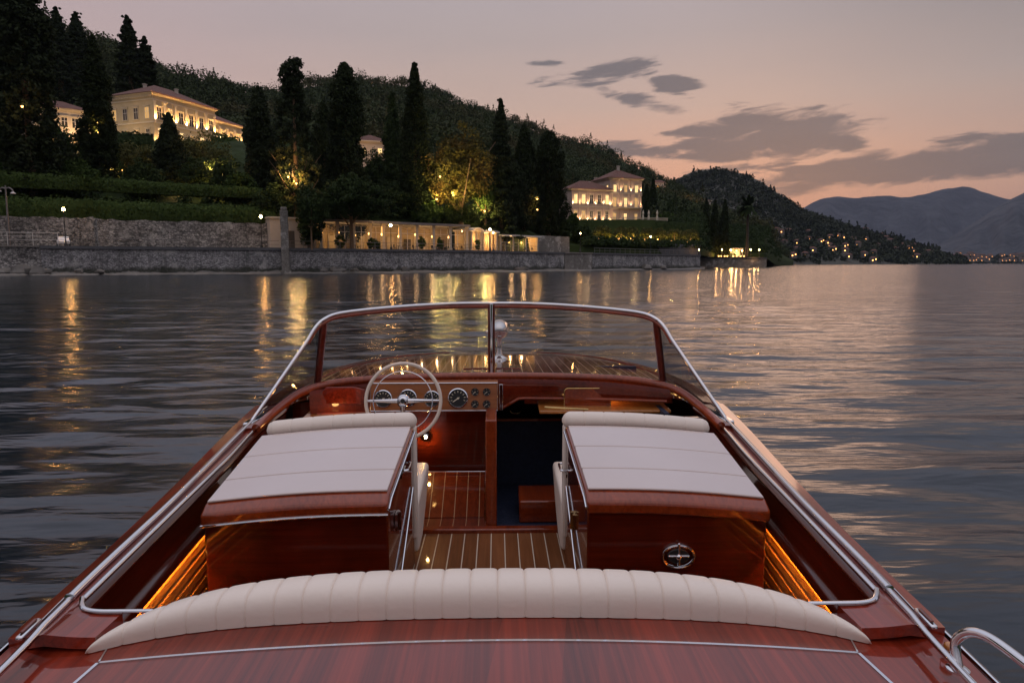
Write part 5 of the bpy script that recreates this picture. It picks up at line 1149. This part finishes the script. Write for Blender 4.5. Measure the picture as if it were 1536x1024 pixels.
# --- yellow villa (upper left)
d0=190.; c=np.array((*pos(243,d0),0)); c2=np.array((*pos(333,d0+20.5),0)); ur=(c2-c)[:2]; Lr=float(np.linalg.norm(ur)); ur/=Lr
zE=P(243,142,y=d0)[2]; zG=zE-13.6; D=16.2
t=thing('villa',(c[0],c[1],zG),'yellow two-storey villa with floodlit pilasters high on the wooded slope','villa')
o,u,v,w=wall_frame((c[0],c[1],zG),ur); H=zE-zG
wl,rf=body(t,o,u,v,w,Lr,D,0,H,'plaster_yellow',4.4,1.0)
band(t,o,u,v,w,Lr,6.4); band(t,o,u,v,w,Lr,H-1.2,t=.25)
n=6
for i in range(n):
    x=Lr*(i+.5)/n; window(t,o,u,v,w,x,7.5,1.5,3.1,'dark_glass' if i!=1 else 'window_glow',1); window(t,o,u,v,w,x,2.4,1.3,2.7,'window_glow' if i%2 else 'window_bright',0)
for i in range(n+1):
    x=min(max(Lr*i/n,.45),Lr-.45); pil(t,o,u,v,w,x,6.8,H-1.3); upl(o,u,v,w,x,7.2,480,t,col=(1,.54,.17)); upl(o,u,v,w,x,1.2,170,t)
# left front of the villa
o2=o+v*D; u2=-v; v2=u; band(t,o2,u2,v2,w,D,6.4); band(t,o2,u2,v2,w,D,H-1.2,t=.25)
for i in range(4):
    x=D*(i+.55)/4.1; window(t,o2,u2,v2,w,x,7.6,1.5,2.9,'window_glow' if i in(0,3) else 'dark_glass',1); window(t,o2,u2,v2,w,x,2.4,1.3,2.4,'window_glow' if i in(1,2) else 'dark_glass',1)
for i in range(28): x=D*(i+.5)/28; mb=MB(); mb.frame(o2,u2,v2,w,(x-.14,x+.14),(-.5,-.31),(H-.45,H-.05)); mb.build('eave_bracket','stone_trim',t,sharp=0)
for x in(-1.2,): plight(tuple(o2+u2*(D*.5)-v2*9+w*2.5),300,(1,.7,.38),.5,t)
for q in(.25,.75): plight(tuple(o+u*Lr*q-v*6.5+w*3.5),120,(1,.6,.22),.5,t)
chimney(rf,o,u,v,w,Lr*.62,D*.35,H+3.2); chimney(rf,o,u,v,w,Lr*.3,D*.6,H+3.6,1.3)
mb=MB(); p=o+u*2.6+v*9.0+w*(H+2.0); 
# --- lower right wing of the yellow villa
o3=o+u*(Lr+.05)+v*1.5; H3=H-2.6; L3=12.5; wl3,rf3=body(t,o3,u,v,w,L3,12,0,H3,'plaster_yellow',3.2,.8,'wing_wall')
band(t,o3,u,v,w,L3,5.2)
for i in range(4):
    x=L3*(i+.5)/4; window(t,o3,u,v,w,x,6.2,1.2,2.6,'window_glow' if i!=2 else 'dark_glass',1); window(t,o3,u,v,w,x,1.9,1.2,2.3,'window_bright',0)
for i in range(5): x=min(max(L3*i/4,.4),L3-.4); pil(t,o3,u,v,w,x,5.6,H3-.9); upl(o3,u,v,w,x,6.0,360,t,col=(1,.54,.17))
# --- side wing left of the cypress
d4=178.; a=np.array((*pos(150,d4),0)); b=np.array((*pos(40,d4-9),0)); uu=(a-b)[:2]; L4=float(np.linalg.norm(uu)); uu/=L4; zE4=P(100,166,y=d4-4)[2]
t4=thing('villa_side_wing',(b[0],b[1],zE4-9),'low pale side building with tiled roof left of the yellow villa','house'); o,u,v,w=wall_frame((b[0],b[1],zE4-9),uu)
wl,rf=body(t4,o,u,v,w,L4,10,0,9,'plaster_pale',2.6,.8)
for i in range(7):
    x=L4*(i+.5)/7; window(t4,o,u,v,w,x,5.2,1.2,2.3,'dark_glass' if i%3 else 'window_glow',1); window(t4,o,u,v,w,x,1.4,1.3,2.2,'window_glow' if i in(3,5) else 'dark_glass',0)
plight(tuple(o+u*L4*.72-v*4+w*2),600,(1,.6,.28),.4,t4)
# --- pink villa (right)
d0=246.; cL=np.array((*pos(912.5,d0),0)); cR=np.array((*pos(960,d0+4),0)); uu=(cR-cL)[:2]; L=float(np.linalg.norm(uu)); uu/=L; zE=P(912,269,y=d0)[2]; zG=P(912,335,y=d0)[2]
t=thing('villa',(cL[0],cL[1],zG),'pink three-storey villa with glowing windows beside the lake','villa'); o,u,v,w=wall_frame((cL[0],cL[1],zG),uu); H=zE-zG; D=14.
wl,rf=body(t,o,u,v,w,L,D,-1.5,H,'plaster_pink',3.9,1.1)
band(t,o,u,v,w,L,5.1); band(t,o,u,v,w,L,10.5)
fl=[(.6,3.0,(2,'window_glow','window_bright','window_glow')),(6.0,3.2,(1,'window_glow','window_bright','window_glow')),(11.3,2.4,(1,'window_bright','window_glow','window_bright'))]
for zz,hh,(pd,*lt) in fl:
    for i in range(3): window(t,o,u,v,w,L*(i+.5)/3*1.0,zz*H/15.6,1.15,hh*H/15.6,lt[i],pd,zz>1)
for i in range(4):
    x=min(max(L*i/3,.4),L-.4)
    for za,zb,pw in((.1,5.0,125),(5.5,10.4,140),(10.9,H-.4,100)): pil(t,o,u,v,w,x,za,zb,.6,'plaster_pink'); upl(o,u,v,w,x,za+.45,pw,t,col=(1,.63,.30))
mb=MB(); mb.frame(o,u,v,w,(L*.22,L*.98),(-1.5,-.23),(5.46,5.66)); mb.frame(o,u,v,w,(L*.22,L*.98),(-1.5,-1.42),(6.45,6.55))
for i in range(34): x=L*(.22+.76*i/33); mb.frame(o,u,v,w,(x-.03,x+.03),(-1.48,-1.43),(5.66,6.45))
mb.build('balcony','stone_trim',t,sharp=0)
ol=o+v*D; 
for i in range(2): window(t,ol,-v,u,w,D*(.70+.2*i),11.3*H/15.6,1.1,2.3,'window_bright' if i==1 else 'dark_glass',1)
upl(ol,-v,u,w,D*.8,10.9,30,t)
for x,y,h in((L*.5,D*.42,1.7),(L*.08,D*.95,1.2),(L*.95,D*.5,1.8),(L*.85,D*.8,1.6)): chimney(rf,o,u,v,w,x,y,H+.8 if x>L*.6 or x<L*.2 else H+3.8,h,.8)
mb=MB(); mb.tube([o+u*L*.72+v*D*.5+w*(H+3),o+u*L*.72+v*D*.5+w*(H+6)],.07,6); mb.build('finial','iron',rf)
ow=o-u*15.2-v*1.2; Lw=15.15; Hw=P(880,287,y=d0-2)[2]-zG; wlw,rfw=body(t,ow,u,v,w,Lw,11,-1.5,Hw,'plaster_pink',3.4,.9,'wing_wall'); band(t,ow,u,v,w,Lw,5.4)
for i in range(5):
    x=Lw*(i+.5)/5
    window(t,ow,u,v,w,x,6.5,1.15,3.1,'dark_glass' if i in(2,3) else 'window_bright',1); window(t,ow,u,v,w,x,1.0,1.15,3.0,'dark_glass' if i>1 else 'window_glow',1,False)
for i in range(6):
    x=min(max(Lw*i/5,.4),Lw-.4)
    for za,zb,pw in((.3,5.2,125),(5.8,Hw-.4,145)): pil(t,ow,u,v,w,x,za,zb,.6,'plaster_pink'); upl(ow,u,v,w,x,za+.4,pw,t,col=(1,.63,.30))
chimney(rfw,ow,u,v,w,Lw*.6,5,Hw+2.6,.9,.6)
for q in(.2,.7): plight(tuple(ow+u*Lw*q-v*7+w*2),60,(1,.62,.28),.5,t)
plight(tuple(o+u*L*.5-v*8+w*3),70,(1,.62,.28),.5,t)
# terrace balustrade and statues right of the pink villa
a=pos(905,231); b=pos(1000,236); zz=ground(950,232)
t=thing('balustrade',(a[0],a[1],zz),'low stone balustrade along the terrace of the pink villa','balustrade'); dv=b-a; Lb=np.linalg.norm(dv); dv/=Lb; o_=np.array((a[0],a[1],zz-.2)); u_=np.array((*dv,0)); v_=np.array((-dv[1],dv[0],0)); w_=np.array((0,0,1.))
mb=MB(); mb.frame(o_,u_,v_,w_,(0,Lb),(-.15,.15),(1.05,1.22)); mb.build('rail','stone_trim',t,sharp=0)
mb=MB(); mb.frame(o_,u_,v_,w_,(0,Lb),(-.14,.14),(0,.25)); mb.build('plinth','stone_trim',t,sharp=0)
for i in range(56): x=.1+(Lb-.2)*i/55; mb=MB(); mb.frame(o_,u_,v_,w_,(x-.07,x+.07),(-.07,.07),(.2503,1.0497)); mb.build('baluster','stone_trim',t,sharp=0)
for px in(963,971.5,984):
    p=pos(px,233); mb=MB(); mb.lathe([(.35,0),(.35,1.3),(.28,1.5),(.2,1.7),(.34,2.1),(.36,2.5),(.24,2.9),(.15,3.0),(.2,3.2),(.1,3.45)],(p[0],p[1],zz),10); tag(mb.build('garden_statue','stone_trim'),'small pale statue on the terrace right of the pink villa','statue','pale statues on the villa terrace')
# garden house, hillside houses
def smallhouse(px,row,d,L,D,H,label,rot=.3,lit=2,mat='plaster_pale',zb=None,name='house',roofh=2.2,group=None,wn='window_bright',simple=False):
    x,y,z=P(px,row,y=d) if zb is None else (*zb[:2],zb[2]); u_=np.array((math.cos(rot),math.sin(rot))); t=thing(name,(x,y,z-1),label,'house',group); o,u,v,w=wall_frame((x,y,z),u_); o=o-u*L/2
    if simple:
        mb=MB(); mb.frame(o,u,v,w,(0,L),(0,D),(-2,H)); mb.build('wall',mat,t,sharp=0)
        zb_=H+.003; a=[o+u*p+v*q+w*zb_ for p,q in((-.4,-.4),(L+.4,-.4),(L+.4,D+.4),(-.4,D+.4))]+[o+u*L*.25+v*D/2+w*(H+roofh),o+u*L*.75+v*D/2+w*(H+roofh)]
        mb=MB(); mb.add(a,[(0,1,5,4),(1,2,5),(2,3,4,5),(3,0,4),(3,2,1,0)]); mb.build('roof','roof_tile',t,sharp=20)
        mb=MB()
        for i in range(lit): xx=L*(i+.5+.0)/max(lit,2)+.4; zz=H*.3+ (i%2)*H*.28; mb.frame(o,u,v,w,(xx-.75,xx+.75),(-.06,-.004),(zz,zz+1.4))
        if lit: mb.build('window',wn,t,sharp=0)
        return t
    wl,rf=body(t,o,u,v,w,L,D,-2,H,mat,roofh,.6)
    for i in range(lit): window(t,o,u,v,w,L*(i+.5)/lit,H*.35,1.1,1.6,wn)
    return t
smallhouse(558,240,196,9,8,4.6,'little brown-roofed garden house among the dark trees',.3,2)
plight(tuple(np.array(P(556,222,y=190))),120,(1,.55,.25),.3)
smallhouse(553,131,552,8,7,4,'tiny bright house high up on the wooded ridge',.2,2,'white_paint',wn='village_glow',simple=True)
smallhouse(1046,322,470,20,12,9,'pale square house on the slope below the ridge',.2,3,'plaster_pale')
smallhouse(990,284,520,9,8,5,'small house with lit roof lamps right above the thin cypresses',.1,1,'plaster_pale',wn='village_glow',simple=True)
for px,row,d in((1039,292,440),(1044,293,440),(995,275,500),(1010,277,505)): plight(P(px,row,y=d),260,(1,.5,.2),.35)
# ================================================================== lakeside pavilion and rooms
def facade_line(p0,p1,off,n): return [qpt(p0+(p1-p0)*i/n,off) for i in range(n+1)]
# pale house left of the pavilion
a=qpt(408,7.5); b=qpt(497,7.5); uu=b-a; L=float(np.linalg.norm(uu)); uu/=L
t=thing('lakeside_house',(a[0],a[1],QZ),'plain pale flat-roofed house behind the small round tree','house'); o,u,v,w=wall_frame((a[0],a[1],QZ),uu)
mb=MB(); mb.frame(o,u,v,w,(0,L),(0,6),(-.2,5.3)); mb.build('wall','plaster_pale',t,sharp=0)
mb=MB(); mb.frame(o,u,v,w,(-.2,L+.2),(-.3,6.2),(5.303,5.6)); mb.build('roof','stone_trim',t,sharp=0)
for x in(L*.38,L*.47,L*.88): 
    mb=MB(); mb.frame(o,u,v,w,(x-.5,x+.5),(-.06,-.003),(0,3.2)); mb.build('door','shutter',t,sharp=0)
# main pavilion
n=9; L_=facade_line(500,722,5.5,n); a=L_[0]
t=thing('pavilion',(a[0],a[1],QZ),'long pillared glass pavilion glowing warmly behind the quay railing','pavilion')
Hp=4.9; back=[qpt(500+222*i/n,13) for i in range(n+1)]
mb=MB(); mb.slab([[(*p,QZ+Hp) for p in facade_line(498,724,4.6,n)],[(*p,QZ+Hp) for p in facade_line(498,724,13.4,n)]],.45,(0,0,1)); mb.build('roof','grey_roof',t,sharp=0)
mb=MB(); mb.slab([[(*p,QZ) for p in back],[(*p,QZ+Hp-.004) for p in back]],.25,(0,1,0)); mb.build('back_wall','plaster_yellow',t,sharp=0)
mb=MB(); mb.slab([[(*p,QZ+.02) for p in L_],[(*p,QZ+.02) for p in back]],.1); mb.build('floor','paving',t,sharp=0)
for i,p in enumerate(L_):
    mb=MB(); mb.frame((p[0],p[1],QZ),(.95,.3,0),(-.3,.95,0),(0,0,1),(-.24,.24),(-.24,.24),(0,Hp-.005)); mb.frame((p[0],p[1],QZ),(.95,.3,0),(-.3,.95,0),(0,0,1),(-.34,.34),(-.34,.34),(Hp-.5,Hp-.004)); mb.frame((p[0],p[1],QZ),(.95,.3,0),(-.3,.95,0),(0,0,1),(-.34,.34),(-.34,.34),(.0,.5)); mb.build('column','stone_trim',t,sharp=0)
for i in range(n):
    p,q_=L_[i]+(back[i]-L_[i])*.06,L_[i+1]+(back[i+1]-L_[i+1])*.06; d=(q_-p); l=np.linalg.norm(d); d/=l; u=np.array((*d,0)); v=np.array((-d[1],d[0],0)); o=np.array((p[0],p[1],QZ)); w=np.array((0,0,1.))
    mb=MB()
    for x0,x1 in((.3,.38),(l/2-.04,l/2+.04),(l-.38,l-.3)): mb.frame(o,u,v,w,(x0,x1),(0,.08),(.05,Hp-.5))
    for z0,z1 in((.05,.13),(3.2,3.28),(Hp-.58,Hp-.5)): mb.frame(o,u,v,w,(.38,l-.38),(.01,.07),(z0,z1))
    f=mb.build('window','white_paint',t,sharp=0)
    mb=MB(); mb.frame(o,u,v,w,(.4,l-.4),(.035,.05),(.13,Hp-.58)); mb.build('pane','pavilion_glass',f,sharp=0)
    mid_=(p+q_)/2+(back[i]-L_[i])*.45; zz=QZ+3.0+.25*math.sin(i*2.3)
    mb=MB(); mb.ball((mid_[0],mid_[1],zz),.24,8,6); mb.tube([(mid_[0],mid_[1],zz+.2),(mid_[0],mid_[1],QZ+Hp-.01)],.02,5); mb.build('pendant_lamp','small_glow',t)
    plight((mid_[0],mid_[1]-.9,zz-.6),30 if i!=7 else 75,(1,.60,.27),.3,t)
    # curtain or shelf behind the glass
    mb=MB(); q2=back[i]*.5+back[i+1]*.5; mb.frame((q2[0],q2[1],QZ),(.95,.3,0),(-.3,.95,0),(0,0,1),(-.7,.7),(-.5,-.3),(0.03,2.4+.4*(i%2))); mb.build('wall_panel','stone_trim' if i%2 else 'shutter',t,sharp=0)
# tables, chairs and plants on the terrace
tb=None
def table(px,off,label):
    p=qpt(px,off); t=thing('cafe_table',(p[0],p[1],QZ),label,'table','cafe tables before the pavilion'); mb=MB(); mb.lathe([(.45,.70),(.48,.72),(.45,.75)],(p[0],p[1],QZ),14); mb.build('tabletop','furniture',t)
    mb=MB(); mb.lathe([(.25,0),(.06,.05),(.04,.69)],(p[0],p[1],QZ),10); mb.build('leg','iron',t)
def chair(px,off,rot,label):
    p=qpt(px,off); t=thing('cafe_chair',(p[0],p[1],QZ),label,'chair','cafe chairs before the pavilion'); a=np.array((math.cos(rot),math.sin(rot),0)); b=np.array((-a[1],a[0],0)); o=np.array((p[0],p[1],QZ)); w=np.array((0,0,1.))
    mb=MB(); mb.frame(o,a,b,w,(-.22,.22),(-.22,.22),(.44,.49)); mb.build('seat','furniture',t,sharp=0)
    mb=MB(); mb.frame(o,a,b,w,(-.22,.22),(.18,.22),(.493,.95)); mb.build('backrest','furniture',t,sharp=0)
    for x in(-.19,.19):
        for y in(-.19,.17): mb=MB(); mb.frame(o,a,b,w,(x-.02,x+.02),(y-.02,y+.02),(0,.437)); mb.build('leg','iron',t,sharp=0)
for k,px in enumerate((545,575,612,640,668,700,785,810)):
    table(px,3.4,'small dark cafe table with two chairs behind the quay railing'); chair(px-5,3.5,1.6+.3*k,'dark cafe chair drawn up to a small table behind the railing'); chair(px+5,3.3,-1.5+.2*k,'dark cafe chair drawn up to a small table behind the railing')
for k,(px,w_) in enumerate(((510,16),(556,10),(566,9),(632,11),(660,9),(716,8))):
    p=qpt(px,4.2); t_=P(px,352+(k%3)*3,y=p[1])[2]; bush(px,352+(k%3)*3,p[1],w_,'leafy potted plant between the pavilion columns','leaf_green','potted_plant','plant',leaf=.22,group='potted plants before the pavilion',zb=QZ)
# smaller rooms right of the pavilion
def room(p0,p1,off,H,label,nb,pw,awn):
    a=qpt(p0,off); b=qpt(p1,off); uu=b-a; L=float(np.linalg.norm(uu)); uu/=L; t=thing('lakeside_room',(a[0],a[1],QZ),label,'pavilion'); o,u,v,w=wall_frame((a[0],a[1],QZ),uu)
    mb=MB(); mb.frame(o,u,v,w,(0,L),(4.5,4.7),(0,H)); mb.frame(o,u,v,w,(0,.15),(0,4.5),(0,H)); mb.frame(o,u,v,w,(L-.15,L),(0,4.5),(0,H)); mb.build('wall','plaster_yellow',t,sharp=0)
    mb=MB(); pts=[(-.4,-.6,H),(L*.5,-.6,H+awn),(L+.4,-.6,H)]; rows=[]
    for q in(-.9,5): rows.append([tuple(o+u*(L*(k/10)*1.04-.3)+v*q+w*(H+.01+awn*math.sin(math.pi*k/10))) for k in range(11)])
    mb.slab(rows,.3,(0,0,1)); mb.build('roof','white_paint',t,sharp=30)
    for i in range(nb+1):
        x=min(max(L*i/nb,.2),L-.2); mb=MB(); mb.frame(o,u,v,w,(x-.16,x+.16),(-.16,.16),(0,H)); mb.build('column','stone_trim',t,sharp=0)
    for i in range(nb):
        x=L*(i+.5)/nb; l=L/nb; mb=MB(); 
        for q in(-l/2+.3,0,l/2-.38): mb.frame(o,u,v,w,(x+q,x+q+.08),(.35,.42),(.0,H-.3))
        mb.frame(o,u,v,w,(x-l/2+.3,x+l/2-.3),(.36,.41),(H*.6,H*.6+.09)); f=mb.build('window','white_paint',t,sharp=0)
        mb=MB(); mb.frame(o,u,v,w,(x-l/2+.38,x+l/2-.38),(.38,.39),(.05,H-.35)); mb.build('pane','pavilion_glass',f,sharp=0)
        plight(tuple(o+u*x+v*2.6+w*(H*.62)),pw,(1,.56,.22),.3,t)
        mb=MB(); mb.ball(tuple(o+u*x+v*3.2+w*(H*.66)),.22,8,6); mb.build('pendant_lamp','small_glow',t)
room(726,750,5,4.1,'small arched-roof lit room next to the garden pavilion',2,46,.45)
room(754,775,5.5,3.9,'small lit room under a pale curved awning',2,80,.3)
room(779,834,5.5,3.4,'low lit room with flat roof at the right end of the row',3,95,.05)
# dark plain wall between the rooms and the landing steps
tag(wall_run('boundary_wall',qline(835,884,6.5,8),4.0,8.3,.6,'ashlar_stone'),'grey boundary wall above the landing steps','wall')
tag(wall_run('boundary_wall',ln((988,200),(1020,206),(1050,212)),4,7.4,.6,'coping_stone'),'dark garden wall between the low hedge and the point','wall')
# ================================================================== the point with its lit terrace
pa=pos(1048,283); pb=pos(1150,287); pc_=pos(1150,300); pd=pos(1058,322)
t=thing('terrace_wall',(pa[0],pa[1],0),'dark stone terrace wall around the point with the palm','wall')
mb=MB(); pts=[pa,pb,pc_,pd]; rows=[[(p[0],p[1],-.6) for p in pts],[(p[0],p[1],3.9) for p in pts]]; mb.grid(rows,True); mb.f.append((4,5,6,7)); mb.build('wall','ashlar_stone',t,sharp=20)
mb=MB(); mb.slab([[(*pos(1047.5,282.6),3.904),(*pos(1150.5,286.6),3.904)],[(*pos(1047.5,284.2),3.904),(*pos(1150.5,288.2),3.904)]],.3,(0,0,1)); mb.build('coping','coping_stone',t,sharp=0)
u_=(pb-pa)/np.linalg.norm(pb-pa)
for k,(px,row) in enumerate(((1062,374),(1083,374.5),(1096,375),(1126,374.5),(1139,374.5),(1113,376))):
    d=285+k%2; lamp(px,row,0,'small terrace lamp glowing on the point beside the palm',z=3.9,d=d,scale=.85,group='terrace lamps on the point')
x,y,z=P(1106,386,y=290); t=thing('terrace_kiosk',(x,y,3.9),'small brightly lit kiosk behind the tables on the point','kiosk'); mb=MB(); mb.frame((x,y,3.9),(1,0,0),(0,1,0),(0,0,1),(-2.2,2.2),(0,3),(0,.9)); mb.frame((x,y,3.9),(1,0,0),(0,1,0),(0,0,1),(-2.2,2.2),(2.8,3),(.903,4)); mb.build('counter','plaster_pale',t,sharp=0)
mb=MB(); mb.frame((x,y,3.9),(1,0,0),(0,1,0),(0,0,1),(-2.4,2.4),(-.4,3.2),(4.0,4.2)); mb.build('roof','white_paint',t,sharp=0)
for q in(-2.1,2.1): mb=MB(); mb.frame((x,y,3.9),(1,0,0),(0,1,0),(0,0,1),(q-.1,q+.1),(0,.2),(.9,4)); mb.build('post','white_paint',t,sharp=0)
mb=MB(); mb.ball((x,y+1.4,7.0),.4,8,6); mb.build('pendant_lamp','small_glow',t); plight((x,y+1.2,6.6),260,(1,.55,.2),.3,t)
for k,px in enumerate((1078,1082,1087,1091,1100,1105,1111,1116,1120)):
    x,y,z=P(px,384,y=288); t=thing('table_lantern',(x,y,4.3),'glowing candle lantern on a terrace table at the point','lantern','table lanterns on the point'); mb=MB(); mb.ball((x,y,4.75),.26,8,6); mb.build('flame','small_glow',t)
    mb=MB(); mb.lathe([(.3,-.75),(.1,-.7),(.1,-.1),(.7,-.05),(.7,0)],(x,y,4.45),10); mb.build('table','furniture',t)
plight((*pos(1098,284.5),5.4),150,(1,.5,.18),.3); plight((*pos(1075,284.5),5.4),110,(1,.5,.18),.3); plight((*pos(1132,284.5),5.4),90,(1,.5,.18),.3)
# ================================================================== far village
VL=[(1099,352),(1132,352),(1159,350),(1163,352),(1178,352),(1171,368),(1188,369),(1206,363),(1223,366),(1232,370),(1241,376),(1248,357),(1258,362),(1260,373),(1265,389),(1276,362),(1290,348),(1290,362),(1302,349),(1317,356),(1321,361),(1344,371),(1366,371),(1362,380),(1304,383),(1290,387),(1361,388),(1372,389),(1183,388),(1201,387),(1262,380),(1237,373),(1244,380),(1385,383),(1150,373),(1340,378),(1215,380),(1330,366),(1281,371),(1095,377),(1356,376),(1210,352),(1235,360),(1311,372),(1191,379)]
r2=random.Random(4)
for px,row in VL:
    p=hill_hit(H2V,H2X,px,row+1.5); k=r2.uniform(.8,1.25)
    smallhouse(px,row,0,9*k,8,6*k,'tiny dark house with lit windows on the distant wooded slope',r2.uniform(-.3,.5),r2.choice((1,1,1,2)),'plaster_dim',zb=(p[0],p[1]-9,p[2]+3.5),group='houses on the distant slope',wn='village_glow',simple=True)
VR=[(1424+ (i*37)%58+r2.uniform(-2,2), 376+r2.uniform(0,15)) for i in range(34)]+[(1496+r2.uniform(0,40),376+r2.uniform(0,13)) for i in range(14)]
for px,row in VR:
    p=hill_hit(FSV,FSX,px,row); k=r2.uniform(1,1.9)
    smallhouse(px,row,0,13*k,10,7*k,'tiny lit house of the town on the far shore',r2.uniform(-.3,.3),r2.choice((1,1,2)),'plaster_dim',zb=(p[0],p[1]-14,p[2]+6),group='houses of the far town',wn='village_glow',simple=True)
cy=SC.cycles; cy.use_denoising=True; cy.max_bounces=7; cy.diffuse_bounces=2; cy.glossy_bounces=4; cy.transparent_max_bounces=10; cy.transmission_bounces=3; cy.volume_bounces=0
cy.sample_clamp_indirect=12; cy.caustics_reflective=False; cy.caustics_refractive=False; cy.use_light_tree=True; cy.blur_glossy=.3
